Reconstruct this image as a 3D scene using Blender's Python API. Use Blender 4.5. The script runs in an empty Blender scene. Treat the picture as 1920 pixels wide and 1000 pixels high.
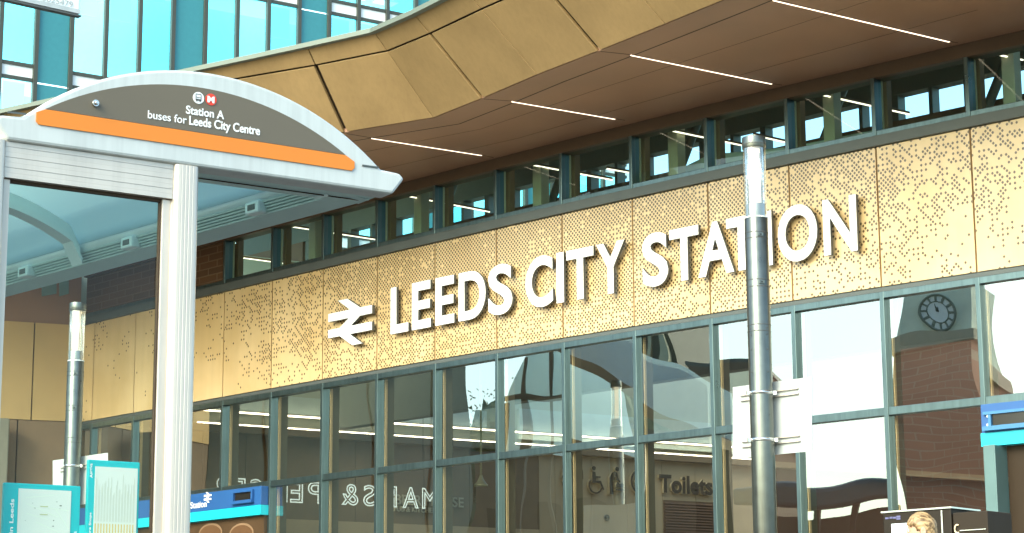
import bpy, bmesh, math, random
from mathutils import Vector, Matrix, noise
random.seed(7)
R = math.radians
C = bpy.context.scene.collection
SC = bpy.context.scene

# ------------------------------------------------------------------ camera
FPX, PITCH, ROLL, CAMZ = 4010.5, 0.1994, -0.0060, 0.55
CAM = Vector((0, 0, CAMZ))
_F = Vector((0, math.cos(PITCH), math.sin(PITCH)))
_U0 = Vector((0, -math.sin(PITCH), math.cos(PITCH)))
_R0 = Vector((1, 0, 0))
_R = math.cos(ROLL)*_R0 + math.sin(ROLL)*_U0
_U = -math.sin(ROLL)*_R0 + math.cos(ROLL)*_U0
cd = bpy.data.cameras.new('camera'); cam = bpy.data.objects.new('camera', cd); C.objects.link(cam)
cd.sensor_width = 36; cd.lens = FPX*36/1920; cd.clip_start = 0.05; cd.clip_end = 3000
cam.matrix_world = Matrix(((_R.x, _U.x, -_F.x, 0), (_R.y, _U.y, -_F.y, 0), (_R.z, _U.z, -_F.z, CAMZ), (0, 0, 0, 1)))
SC.camera = cam

# ------------------------------------------------------------------ sky, sun, exposure
SUN_EL, SUN_AZ = R(34), R(217)            # azimuth clockwise from +Y (north)
w = bpy.data.worlds.new('World'); SC.world = w; w.use_nodes = True
wn = w.node_tree.nodes; wl = w.node_tree.links
sky = wn.new('ShaderNodeTexSky'); sky.sky_type = 'NISHITA'; sky.sun_disc = False
sky.sun_elevation = SUN_EL; sky.sun_rotation = SUN_AZ
sky.air_density = 1.0; sky.dust_density = 3.0; sky.ozone_density = 1.0
tint = wn.new('ShaderNodeMix'); tint.data_type = 'RGBA'; tint.blend_type = 'MULTIPLY'
tint.inputs[0].default_value = 1; tint.inputs[7].default_value = (0.92, 1.06, 1.0, 1)
wl.new(sky.outputs[0], tint.inputs[6]); wl.new(tint.outputs[2], wn['Background'].inputs[0])
wn['Background'].inputs[1].default_value = 0.13
sl = bpy.data.lights.new('sun', 'SUN'); so = bpy.data.objects.new('sun', sl); C.objects.link(so)
sl.energy = 0.5; sl.angle = R(30); sl.color = (1, 0.95, 0.88)
sd = Vector((math.sin(SUN_AZ)*math.cos(SUN_EL), math.cos(SUN_AZ)*math.cos(SUN_EL), math.sin(SUN_EL)))
so.rotation_euler = sd.to_track_quat('Z', 'Y').to_euler()
SC.view_settings.view_transform = 'Standard'; SC.view_settings.look = 'None'
SC.view_settings.exposure = 1.97; SC.view_settings.gamma = 1
SC.cycles.max_bounces = 10; SC.cycles.transparent_max_bounces = 16; SC.cycles.glossy_bounces = 4
SC.cycles.use_denoising = True

# ------------------------------------------------------------------ helpers
def ray(px, py):
    return (_R*(px-960) + _U*(500-py) + _F*FPX).normalized()
def at_depth(px, py, d):
    r = ray(px, py); return CAM + r*(d/r.y)
def on_plane(px, py, p0, n):
    r = ray(px, py); return CAM + r*((p0-CAM).dot(n)/r.dot(n))
def at_z(px, py, z):
    r = ray(px, py); return CAM + r*((z-CAMZ)/r.z)
def lin(c):
    return tuple(((x/255)/12.92 if x/255 <= .04045 else ((x/255+.055)/1.055)**2.4) for x in c)+(1,)
def V2(x, y, z=0): return Vector((x, y, z))

def mat(name, col, rough=.5, metal=0, vary=.06, scale=6, bump=0, bscale=60, emit=None, estr=0, coat=0, spec=.5, grime=0):
    m = bpy.data.materials.new(name); m.use_nodes = True
    n = m.node_tree.nodes; l = m.node_tree.links; b = n['Principled BSDF']
    col = tuple(col)[:3]
    b.inputs['Roughness'].default_value = rough; b.inputs['Metallic'].default_value = metal
    b.inputs['Specular IOR Level'].default_value = spec
    if coat: b.inputs['Coat Weight'].default_value = coat
    tc = n.new('ShaderNodeTexCoord')
    if vary:
        t = n.new('ShaderNodeTexNoise'); t.inputs['Scale'].default_value = scale; t.inputs['Detail'].default_value = 6
        l.new(tc.outputs['Object'], t.inputs['Vector'])
        r = n.new('ShaderNodeMapRange'); r.inputs[1].default_value = .25; r.inputs[2].default_value = .75
        r.inputs[3].default_value = 1-vary; r.inputs[4].default_value = 1+vary
        l.new(t.outputs[0], r.inputs[0])
        mx = n.new('ShaderNodeMix'); mx.data_type = 'RGBA'; mx.blend_type = 'MULTIPLY'; mx.inputs[0].default_value = 1
        mx.inputs[6].default_value = col+(1,); l.new(r.outputs[0], mx.inputs[7])
        out_ = mx.outputs[2]
        if grime:                                   # water streaks and dust: noise drawn out vertically, plus fine specks
            mp = n.new('ShaderNodeMapping'); mp.inputs['Scale'].default_value = (16, 16, .9); l.new(tc.outputs['Object'], mp.inputs[0])
            g1 = n.new('ShaderNodeTexNoise'); g1.inputs['Scale'].default_value = 1; g1.inputs['Detail'].default_value = 8; g1.inputs['Roughness'].default_value = .7; l.new(mp.outputs[0], g1.inputs['Vector'])
            g2 = n.new('ShaderNodeMapRange'); g2.inputs[1].default_value = .42; g2.inputs[2].default_value = .72; g2.inputs[3].default_value = 1; g2.inputs[4].default_value = 1-grime; l.new(g1.outputs[0], g2.inputs[0])
            m2 = n.new('ShaderNodeMix'); m2.data_type = 'RGBA'; m2.blend_type = 'MULTIPLY'; m2.inputs[0].default_value = 1; l.new(out_, m2.inputs[6]); l.new(g2.outputs[0], m2.inputs[7]); out_ = m2.outputs[2]
        l.new(out_, b.inputs['Base Color'])
        rr = n.new('ShaderNodeMapRange'); rr.inputs[3].default_value = max(0, rough-.06); rr.inputs[4].default_value = min(1, rough+.06)
        l.new(t.outputs[0], rr.inputs[0]); l.new(rr.outputs[0], b.inputs['Roughness'])
    else:
        b.inputs['Base Color'].default_value = col+(1,)
    if bump:
        t2 = n.new('ShaderNodeTexNoise'); t2.inputs['Scale'].default_value = bscale; t2.inputs['Detail'].default_value = 4
        l.new(tc.outputs['Object'], t2.inputs['Vector'])
        bp = n.new('ShaderNodeBump'); bp.inputs['Strength'].default_value = bump; bp.inputs['Distance'].default_value = .02
        l.new(t2.outputs[0], bp.inputs['Height']); l.new(bp.outputs[0], b.inputs['Normal'])
    if emit:
        b.inputs['Emission Color'].default_value = tuple(emit)[:3]+(1,); b.inputs['Emission Strength'].default_value = estr
    return m

def glass(name, tcol=(.8, .86, .84), gcol=(1, 1, 1), base=.2, edge=.6, wob=.0, wscale=.7, rough=0.0):
    m = bpy.data.materials.new(name); m.use_nodes = True
    n = m.node_tree.nodes; l = m.node_tree.links; n.remove(n['Principled BSDF'])
    tr = n.new('ShaderNodeBsdfTransparent'); tr.inputs[0].default_value = tcol+(1,)
    gl = n.new('ShaderNodeBsdfGlossy'); gl.inputs['Color'].default_value = gcol+(1,); gl.inputs['Roughness'].default_value = rough
    lw = n.new('ShaderNodeLayerWeight'); lw.inputs[0].default_value = .5
    mr = n.new('ShaderNodeMapRange'); mr.inputs[3].default_value = base; mr.inputs[4].default_value = edge
    l.new(lw.outputs['Facing'], mr.inputs[0])
    mx = n.new('ShaderNodeMixShader'); l.new(mr.outputs[0], mx.inputs[0]); l.new(tr.outputs[0], mx.inputs[1]); l.new(gl.outputs[0], mx.inputs[2])
    l.new(mx.outputs[0], n['Material Output'].inputs[0])
    if wob:
        tc = n.new('ShaderNodeTexCoord'); t = n.new('ShaderNodeTexNoise'); t.inputs['Scale'].default_value = wscale; t.inputs['Detail'].default_value = 1
        l.new(tc.outputs['Object'], t.inputs['Vector'])
        bp = n.new('ShaderNodeBump'); bp.inputs['Strength'].default_value = 1; bp.inputs['Distance'].default_value = wob
        l.new(t.outputs[0], bp.inputs['Height']); l.new(bp.outputs[0], gl.inputs['Normal'])
    return m

def link(name, me, parent=None):
    o = bpy.data.objects.new(name, me); C.objects.link(o)
    if parent: o.parent = parent; o.matrix_parent_inverse = parent.matrix_world.inverted() if False else Matrix.Translation(-Vector(parent.location))
    return o

class MB:
    def __init__(s): s.v = []; s.f = []; s.uv = {}; s.smooth = set()
    def quad(s, a, b, c, d): s.poly([a, b, c, d])
    def poly(s, pts, uvs=None):
        i = len(s.v); s.v += [Vector(p) for p in pts]; s.f.append(list(range(i, i+len(pts))))
        if uvs: s.uv[len(s.f)-1] = uvs
    def hexa(s, p):            # p: 8 points, bottom ring 0-3, top ring 4-7
        i = len(s.v); s.v += [Vector(q) for q in p]
        for f in ((3, 2, 1, 0), (4, 5, 6, 7), (0, 1, 5, 4), (1, 2, 6, 5), (2, 3, 7, 6), (3, 0, 4, 7)): s.f.append([i+k for k in f])
    def box(s, o, ax, ay, az): # o corner, three edge vectors
        o = Vector(o); s.hexa([o, o+ax, o+ax+ay, o+ay, o+az, o+ax+az, o+ax+ay+az, o+ay+az])
    def cbox(s, c, ax, ay, az):
        c = Vector(c); s.box(c-ax/2-ay/2-az/2, ax, ay, az)
    def prism(s, pts, vec):    # polygon pts extruded by vec, caps as ngons
        n = len(pts); i = len(s.v); s.v += [Vector(p) for p in pts]+[Vector(p)+vec for p in pts]
        s.f.append(list(range(i, i+n))); s.f.append(list(range(i+2*n-1, i+n-1, -1)))
        for k in range(n):
            j = (k+1) % n; s.f.append([i+j, i+k, i+n+k, i+n+j])
    def loft(s, rings, closed=True, caps=True, smooth=True):
        i = len(s.v); n = len(rings[0])
        for r in rings: s.v += [Vector(p) for p in r]
        for a in range(len(rings)-1):
            for k in range(n if closed else n-1):
                j = (k+1) % n; s.f.append([i+a*n+k, i+a*n+j, i+(a+1)*n+j, i+(a+1)*n+k])
                if smooth: s.smooth.add(len(s.f)-1)
        if caps:
            s.f.append([i+k for k in range(n)][::-1]); s.f.append([i+(len(rings)-1)*n+k for k in range(n)])
    def tube(s, pts, r, n=12, caps=True):
        rings = []
        for k, p in enumerate(pts):
            p = Vector(p); a = Vector(pts[max(0, k-1)]); b = Vector(pts[min(len(pts)-1, k+1)])
            d = (b-a).normalized(); x = d.cross(Vector((0, 0, 1)))
            if x.length < 1e-3: x = Vector((1, 0, 0))
            x.normalize(); y = d.cross(x); rr = r[k] if isinstance(r, (list, tuple)) else r
            rings.append([p+x*math.cos(t*2*math.pi/n)*rr+y*math.sin(t*2*math.pi/n)*rr for t in range(n)])
        s.loft(rings, True, caps)
    def add(s, me, M):
        i = len(s.v); s.v += [M @ v.co for v in me.vertices]
        for p in me.polygons: s.f.append([i+k for k in p.vertices])
    def build(s, name, m, parent=None, bevel=0):
        me = bpy.data.meshes.new(name); me.from_pydata([tuple(v) for v in s.v], [], s.f)
        if s.uv:
            u = me.uv_layers.new(name='UVMap')
            for p in me.polygons:
                if p.index in s.uv:
                    for k, li in enumerate(p.loop_indices): u.data[li].uv = s.uv[p.index][k]
        bm = bmesh.new(); bm.from_mesh(me); bmesh.ops.recalc_face_normals(bm, faces=bm.faces); bm.to_mesh(me); bm.free()
        for k in s.smooth: me.polygons[k].use_smooth = True
        me.materials.append(m)
        o = link(name, me, parent)
        if bevel:
            b = o.modifiers.new('bevel', 'BEVEL'); b.width = bevel; b.segments = 2; b.limit_method = 'ANGLE'; b.angle_limit = R(40)
        return o

def tag(o, label, cat, group=None, kind=None):
    if label: o['label'] = label
    if cat: o['category'] = cat
    if group: o['group'] = group
    if kind: o['kind'] = kind
    return o
def thing(name, loc, label, cat, group=None, kind=None):
    o = bpy.data.objects.new(name, None); C.objects.link(o); o.location = loc; o.empty_display_size = .2
    return tag(o, label, cat, group, kind)
def copy_tree(o, parent=None):
    c = o.copy(); C.objects.link(c)
    if parent: c.parent = parent; c.matrix_parent_inverse = o.matrix_parent_inverse.copy()
    for ch in list(o.children): copy_tree(ch, c)
    return c

def text_mesh(s, bold=0, ext=0, res=6, spacing=1.0):
    cu = bpy.data.curves.new('txt', 'FONT'); cu.body = s; cu.offset = bold; cu.extrude = ext; cu.resolution_u = res; cu.space_character = spacing
    o = bpy.data.objects.new('txt', cu); C.objects.link(o)
    dg = bpy.context.evaluated_depsgraph_get(); me = bpy.data.meshes.new_from_object(o.evaluated_get(dg))
    bpy.data.objects.remove(o); bpy.data.curves.remove(cu)
    xs = [v.co.x for v in me.vertices]; ys = [v.co.y for v in me.vertices]
    return me, (min(xs), max(xs), min(ys), max(ys))
def fit_text(mb, s, org, ux, uz, wdt, hgt, depth=.004, bold=0, nrm=None, spacing=1.0, keep=True):
    """text whose ink box starts at org, wdt along ux and hgt along uz; extruded by depth along nrm"""
    me, (x0, x1, y0, y1) = text_mesh(s, bold, .5, spacing=spacing)
    nrm = nrm or ux.cross(uz).normalized()
    kx = wdt/(x1-x0); ky = hgt/(y1-y0)
    X = ux*kx; Y = uz*ky; Z = nrm*depth
    M = Matrix(((X.x, Y.x, Z.x, 0), (X.y, Y.y, Z.y, 0), (X.z, Y.z, Z.z, 0), (0, 0, 0, 1)))
    T = Matrix.Translation(Vector(org)+Z*.5) @ M @ Matrix.Translation(Vector((-x0, -y0, 0)))
    mb.add(me, T); bpy.data.meshes.remove(me)
Z1 = Vector((0, 0, 1))

# ------------------------------------------------------------------ facade frame
W = 1.2
FX0, FY0, FH, FK, FK2 = -0.1524*W, 22.9797*W, -0.7919, 0.0074, 0.0006
ZT, ZB, ZTR = 5.0583*W+CAMZ, 3.7287*W+CAMZ, 2.5625*W+CAMZ
def fpos(n):
    s = n-6; x, y = FX0, FY0; N = 80; ds = s/N*W
    for i in range(N):
        q = s*(i+.5)/N; h = FH+FK*q+FK2*q*q; x += math.cos(h)*ds; y += math.sin(h)*ds
    return Vector((x, y, 0))
NMIN, NMAX = -4, 18
J = {n: fpos(n) for n in range(NMIN, NMAX+1)}
def seg(n):
    t = (J[n+1]-J[n]).normalized(); return t, Vector((t.y, -t.x, 0))     # tangent, outward normal
def fjn(n):                                                              # joint normal
    a = seg(max(NMIN, n-1))[1]; b = seg(min(NMAX-1, n))[1]; return (a+b).normalized()
def fac(s, off=0, z=0):
    n = max(NMIN, min(NMAX-1, math.floor(s))); t, nn = seg(n); f = s-n
    a = J[n]+fjn(n)*off; b = J[n+1]+fjn(n+1)*off
    p = a.lerp(b, f); p.z = z; return p
def fac_px(px, py, off=0):
    for n in range(NMIN, NMAX):
        a, b = fac(n, off), fac(n+.9999, off); t = (b-a); nn = Vector((t.y, -t.x, 0)).normalized()
        p = on_plane(px, py, a, nn); f = (p-a).dot(t)/t.length_squared
        if (-1e-4 <= f <= 1.0001): return n+f*.9999, p.z
    return None
def fstrip(mb, s0, s1, o0, o1, z0, z1, step=1):   # box strip that follows the facade
    ks = [s0]+[k for k in range(math.floor(s0)+1, math.ceil(s1))]+[s1]
    rings = [[fac(k, o0, z0), fac(k, o1, z0), fac(k, o1, z1), fac(k, o0, z1)] for k in ks]
    mb.loft(rings, True, True, smooth=False)

S_COR = fac_px(154, 782)[0]                      # inner corner at the left end
Z_SILL0, Z_SILL1 = ZT, ZT+.13
_p = fac(11, 0, 0)
Z_HD = on_plane(1640, 149, _p, seg(10)[1]).z      # clerestory glass top
Z_SOF = on_plane(1643, 120, fac(11, .06), seg(10)[1]).z
print('corner', S_COR, 'ZT %.2f ZB %.2f ZTR %.2f HD %.2f SOF %.2f' % (ZT, ZB, ZTR, Z_HD, Z_SOF))

# ------------------------------------------------------------------ materials
M = {}
M['bronze'] = mat('dark bronze anodised frame', (.135, .195, .20), .30, .85, .08, 3, grime=.3)
M['flash'] = mat('grey coated flashing', (.10, .115, .11), .5, .3, .1, 4)
M['beige_reveal'] = mat('beige inner reveal', (.95, .74, .45), .5)
M['fin'] = mat('grey brown inner fin', (.20, .19, .145), .55)
M['soffit'] = mat('brown metal soffit', (.30, .165, .100), .45, .12, .16, .9)
M['header'] = mat('dark brown header', (.11, .068, .038), .5, .1)
M['fascia'] = mat('gold bronze fascia panel', (.36, .235, .105), .44, .25, .16, 1.3, bump=.03, bscale=25, grime=.12)
M['seam'] = mat('dark seam backing', (.05, .03, .015), .7)
M['white_letter'] = mat('white letter face', (.86, .87, .86), .4, 0, .02)
M['letter_side'] = mat("dark letter return", (.11, .115, .105), .5)
M['strip'] = mat('lit strip lamp', (.9, .85, .75), .4, 0, 0, emit=(1, .78, .56), estr=.8)
M['strip_in'] = mat('lit inner strip lamp', (.9, .85, .75), .4, 0, 0, emit=(1, .90, .70), estr=2.2)
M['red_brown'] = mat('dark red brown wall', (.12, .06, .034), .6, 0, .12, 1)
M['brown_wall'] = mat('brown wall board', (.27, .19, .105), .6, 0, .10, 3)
M['beige_wall'] = mat('beige wall board', (.60, .46, .27), .6, 0, .08, 2)
M['pale_wall'] = mat('pale grey green wall', (.42, .47, .38), .6, 0, .06, 2)
M['white_wall'] = mat('pale lit wall', (.50, .62, .57), .6)
M['dark_steel'] = mat('dark roof steel', (.17, .20, .165), .55, .2)
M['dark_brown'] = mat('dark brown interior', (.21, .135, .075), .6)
M['col_beige'] = mat('pale beige column', (.50, .47, .32), .6, 0, .10, 5)
M['floor'] = mat('station floor', (.35, .32, .27), .35)
M['lamp_steel'] = mat('brushed lamp steel', (.16, .175, .16), .30, .85, .12, 12, grime=.35)
M['lamp_dark'] = mat('lamp ring dark', (.12, .12, .11), .5, .5)
M['sign_white'] = mat('white sign metal', (.88, .90, .89), .35, 0, .03)
M['panel_grey'] = mat('pale grey sign back', (.47, .50, .495), .4, 0, .05, 4, grime=.1)
M['alum'] = mat('bright aluminium', (.62, .56, .495), .34, .35, .07, 3, grime=.12)
M['shel_grey'] = mat('pale grey shelter shell', (.54, .575, .57), .4, 0, .05, 3, grime=.16)
M['shel_under'] = mat('shelter soffit grey', (.52, .70, .68), .45, .1, .05)
M['shel_tube'] = mat('pale teal grey tube', (.66, .80, .80), .35, .1, .04)
M['sign_brown'] = mat('brown sign vinyl', (.135, .112, .078), .45, 0, .04, 2)
M['orange'] = mat('orange sign vinyl', (.72, .215, .02), .45, 0, .02)
M['white_vinyl'] = mat('white vinyl', (.85, .85, .85), .4, 0, 0)
M['red_vinyl'] = mat('red vinyl', (.75, .05, .02), .4, 0, 0)
M['black_vinyl'] = mat('dark vinyl', (.05, .05, .05), .5, 0, 0)
M['steel'] = mat('polished steel', (.62, .62, .6), .2, .9)
M['teal_board'] = mat('teal timetable board', (.0, .46, .52), .4, 0, .04)
M['paper'] = mat('printed paper', (.70, .71, .68), .5, 0, .02)
M['blue_box'] = mat('blue sign box', (.022, .10, .29), .4, 0, .05, 2)
M['cyan_strip'] = mat('cyan sign strip', (.01, .50, .60), .4, 0, 0)
M['blue_end'] = mat('purple grey sign end', (.10, .10, .18), .5)
M['black'] = mat('black glass', (.02, .018, .015), .15, 0, 0)
M['glass'] = glass('facade glazing', (.86, .86, .78), (.95, 1, .98), .22, .75, wob=.011, wscale=.6)
M['clear'] = glass('clerestory glazing', (.68, .90, .88), (.95, 1, .98), .02, .14, wob=.002, wscale=.6)
M['shel_glass'] = glass('shelter panel glazing', (.95, .98, .96), (1, 1, 1), .0, .14)
M['lens'] = glass('lamp lens', (.93, .97, .97), (1, 1, 1), .10, .65)

M['plain'] = mat('plain gold panel', (.56, .36, .15), .42, .3, .06, 2)
def perforated():
    m = bpy.data.materials.new('perforated gold panel'); m.use_nodes = True
    n = m.node_tree.nodes; l = m.node_tree.links; b = n['Principled BSDF']
    def mth(op, a, c=None, d=None):
        k = n.new('ShaderNodeMath'); k.operation = op
        for i, x in enumerate((a, c, d)):
            if x is None: continue
            if isinstance(x, (int, float)): k.inputs[i].default_value = x
            else: l.new(x, k.inputs[i])
        return k.outputs[0]
    uv = n.new('ShaderNodeUVMap'); uv.uv_map = 'UVMap'
    sp = n.new('ShaderNodeSeparateXYZ'); l.new(uv.outputs[0], sp.inputs[0])
    u, v = sp.outputs[0], sp.outputs[1]
    A, Bv = .058, .060
    masks = []
    for ox, oy, seed in ((0, 0, 1.3), (.5, .5, 7.7)):
        a = mth('ADD', mth('DIVIDE', u, A), ox); c = mth('ADD', mth('DIVIDE', v, Bv), oy)
        fa = mth('FLOOR', a); fc = mth('FLOOR', c)
        da = mth('SUBTRACT', mth('SUBTRACT', a, fa), .5); dc = mth('SUBTRACT', mth('SUBTRACT', c, fc), .5)
        # rounded diamond: |x|^1.5+|y|^1.5
        d = mth('ADD', mth('POWER', mth('DIVIDE', mth('ABSOLUTE', da), .26), 1.5), mth('POWER', mth('DIVIDE', mth('ABSOLUTE', dc), .275), 1.5))
        ins = mth('LESS_THAN', d, 1.0)
        cb = n.new('ShaderNodeCombineXYZ'); l.new(fa, cb.inputs[0]); l.new(fc, cb.inputs[1]); cb.inputs[2].default_value = seed
        wn_ = n.new('ShaderNodeTexWhiteNoise'); wn_.noise_dimensions = '3D'; l.new(cb.outputs[0], wn_.inputs[0])
        # density: full in the middle, thinning to both ends and to the bottom
        cb2 = n.new('ShaderNodeCombineXYZ'); l.new(mth('MULTIPLY', fa, A*1.6), cb2.inputs[0]); l.new(mth('MULTIPLY', fc, Bv*1.6), cb2.inputs[1]); cb2.inputs[2].default_value = seed
        nz = n.new('ShaderNodeTexNoise'); nz.inputs['Scale'].default_value = 1.3; nz.inputs['Detail'].default_value = 3; l.new(cb2.outputs[0], nz.inputs['Vector'])
        x = mth('DIVIDE', fa, 1/A)
        up = n.new('ShaderNodeMapRange'); l.new(x, up.inputs[0]); up.inputs[1].default_value = 0.2; up.inputs[2].default_value = 5.6; up.inputs[3].default_value = -.42; up.inputs[4].default_value = .62
        dn = n.new('ShaderNodeMapRange'); l.new(x, dn.inputs[0]); dn.inputs[1].default_value = 10.4; dn.inputs[2].default_value = 14.6; dn.inputs[3].default_value = 0; dn.inputs[4].default_value = -.62
        vv = n.new('ShaderNodeMapRange'); l.new(mth('MULTIPLY', fc, Bv), vv.inputs[0]); vv.inputs[1].default_value = 0; vv.inputs[2].default_value = 1.1; vv.inputs[3].default_value = -.06; vv.inputs[4].default_value = .28
        p = mth('ADD', mth('ADD', up.outputs[0], dn.outputs[0]), vv.outputs[0])
        p = mth('ADD', p, mth('MULTIPLY', mth('SUBTRACT', nz.outputs[0], .45), 2.4))
        on = mth('LESS_THAN', wn_.outputs[0], p)
        masks.append(mth('MULTIPLY', ins, on))
    mk = mth('MAXIMUM', masks[0], masks[1])
    tc = n.new('ShaderNodeTexCoord'); t = n.new('ShaderNodeTexNoise'); t.inputs['Scale'].default_value = 1.1; t.inputs['Detail'].default_value = 5
    l.new(tc.outputs['Object'], t.inputs['Vector'])
    cr = n.new('ShaderNodeValToRGB'); l.new(t.outputs[0], cr.inputs[0])
    cr.color_ramp.elements[0].position = .35; cr.color_ramp.elements[0].color = (.66, .455, .21, 1)
    cr.color_ramp.elements[1].position = .65; cr.color_ramp.elements[1].color = (.75, .545, .285, 1)
    mx = n.new('ShaderNodeMix'); mx.data_type = 'RGBA'; l.new(mk, mx.inputs[0]); l.new(cr.outputs[0], mx.inputs[6]); mx.inputs[7].default_value = (.10, .056, .016, 1)
    # weathering: faint vertical streaks and a small tone difference from panel to panel
    oi = n.new('ShaderNodeObjectInfo'); mp = n.new('ShaderNodeMapping'); mp.inputs['Scale'].default_value = (7, .5, 1); l.new(uv.outputs[0], mp.inputs[0])
    st = n.new('ShaderNodeTexNoise'); st.inputs['Scale'].default_value = 1.0; st.inputs['Detail'].default_value = 5; l.new(mp.outputs[0], st.inputs['Vector'])
    tone = mth('ADD', mth('MULTIPLY', oi.outputs['Random'], .07), mth('ADD', mth('MULTIPLY', st.outputs[0], .22), .855))
    m3 = n.new('ShaderNodeMix'); m3.data_type = 'RGBA'; m3.blend_type = 'MULTIPLY'; m3.inputs[0].default_value = 1; l.new(mx.outputs[2], m3.inputs[6]); l.new(tone, m3.inputs[7])
    l.new(m3.outputs[2], b.inputs['Base Color'])
    b.inputs['Metallic'].default_value = .12; b.inputs['Roughness'].default_value = .36; b.inputs['Specular IOR Level'].default_value = .6; b.inputs['Coat Weight'].default_value = .55; b.inputs['Coat Roughness'].default_value = .22
    bp = n.new('ShaderNodeBump'); bp.invert = True; bp.inputs['Strength'].default_value = .6; bp.inputs['Distance'].default_value = .01
    l.new(mk, bp.inputs['Height']); l.new(bp.outputs[0], b.inputs['Normal'])
    return m
M['perf'] = perforated()

def brick(name, c1, c2, mortar, scale=1.0):
    m = bpy.data.materials.new(name); m.use_nodes = True
    n = m.node_tree.nodes; l = m.node_tree.links; b = n['Principled BSDF']
    uv = n.new('ShaderNodeUVMap'); uv.uv_map = 'UVMap'
    t = n.new('ShaderNodeTexBrick'); t.inputs['Scale'].default_value = scale; t.inputs['Color1'].default_value = c1+(1,); t.inputs['Color2'].default_value = c2+(1,); t.inputs['Mortar'].default_value = mortar+(1,)
    t.inputs['Brick Width'].default_value = .46; t.inputs['Row Height'].default_value = .16; t.inputs['Mortar Size'].default_value = .014
    l.new(uv.outputs[0], t.inputs['Vector']); l.new(t.outputs[0], b.inputs['Base Color'])
    b.inputs['Roughness'].default_value = .85
    bp = n.new('ShaderNodeBump'); bp.inputs['Strength'].default_value = .5; bp.inputs['Distance'].default_value = .01; bp.invert = True
    l.new(t.outputs['Fac'], bp.inputs['Height']); l.new(bp.outputs[0], b.inputs['Normal'])
    return m
M['brick'] = brick('dark brown brick', (.115, .055, .023), (.085, .042, .018), (.15, .09, .05))
M['red_brick'] = brick('red brick', (.46, .21, .12), (.36, .155, .09), (.46, .33, .22))

# ================================================================== ground
g = MB(); g.quad((-400, -400, 0), (400, -400, 0), (400, 600, 0), (-400, 600, 0))
tag(g.build('ground', mat('asphalt', (.055, .055, .052), .85, 0, .2, .8, bump=.3, bscale=200)), 'dark asphalt street in front of the station', 'ground', kind='structure')
g = MB()
ks = list(range(NMIN, NMAX+1))
for a, b in zip(ks[:-1], ks[1:]):
    g.hexa([fac(a, 0, 0.004), fac(b, 0, 0.004), fac(b, 6, 0.004), fac(a, 6, 0.004), fac(a, 0, .12), fac(b, 0, .12), fac(b, 6, .12), fac(a, 6, .12)])
tag(g.build('pavement', mat('stone paving', (.30, .28, .25), .7, 0, .15, 2)), 'pale stone pavement along the station front', 'pavement', kind='structure')

# ================================================================== station building
ST = thing('station_building', fac(6, 0, 0), 'railway station front with perforated gold band, dark glazing and folded bronze canopy', 'building')

# gold perforated cladding panels
GAP = .011
smin = S_COR
for n in range(math.floor(smin), NMAX-1):
    s0, s1 = max(n, smin), n+1
    if s1 <= smin: continue
    mb = MB(); e = GAP/W
    a, b = s0+e, s1-e
    f = [fac(a, .03, ZB), fac(b, .03, ZB), fac(b, .03, ZT), fac(a, .03, ZT)]
    k = [fac(a, -.03, ZB), fac(b, -.03, ZB), fac(b, -.03, ZT), fac(a, -.03, ZT)]
    H = ZT-ZB
    mb.poly(f, [(a*W, 0), (b*W, 0), (b*W, H), (a*W, H)])
    for i in range(4):
        j = (i+1) % 4; mb.poly([f[i], k[i], k[j], f[j]], [(0, 0)]*4 if 0 else [(-9, -9)]*4)
    mb.build('cladding_panel', M['perf'], ST)
mb = MB(); fstrip(mb, smin, NMAX-1, -.20, -.035, ZB+.02, ZT-.005); mb.build('band_backing', mat('orange brown seam', (.30, .15, .045), .6), ST)

# clerestory sill, header
mb = MB(); fstrip(mb, smin, NMAX-1, -.18, .075, ZT+.006, ZT+.125); mb.build('sill_flashing', M['flash'], ST, .004)
mb = MB(); fstrip(mb, smin, NMAX-1, -.10, .045, ZT+.128, ZT+.19); mb.build('clerestory_sill', M['bronze'], ST, .006)
mb = MB(); fstrip(mb, smin, NMAX-1, -.16, .06, Z_HD, Z_SOF-.004); mb.build('clerestory_header', M['header'], ST)
# head frame below the band, transom
mb = MB(); fstrip(mb, smin, NMAX-1, -.15, .012, ZB-.055, ZB-.004); mb.build('head_trim', M['flash'], ST)
mb = MB(); fstrip(mb, smin, NMAX-1, -.10, .035, ZB-.135, ZB-.060); mb.build('window_head', M['bronze'], ST, .004)
TH = .045
mb = MB()
fstrip(mb, smin, NMAX-1, -.09, .030, ZTR-TH, ZTR+TH); mb.build('transom', M['bronze'], ST, .006)
ZTR2 = .75
mb = MB(); fstrip(mb, smin, NMAX-1, -.09, .030, ZTR2-TH, ZTR2+TH); mb.build('transom', M['bronze'], ST, .006)
mb = MB(); fstrip(mb, smin, NMAX-1, -.12, .03, .004, .14); mb.build('window_sill', M['bronze'], ST)

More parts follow.
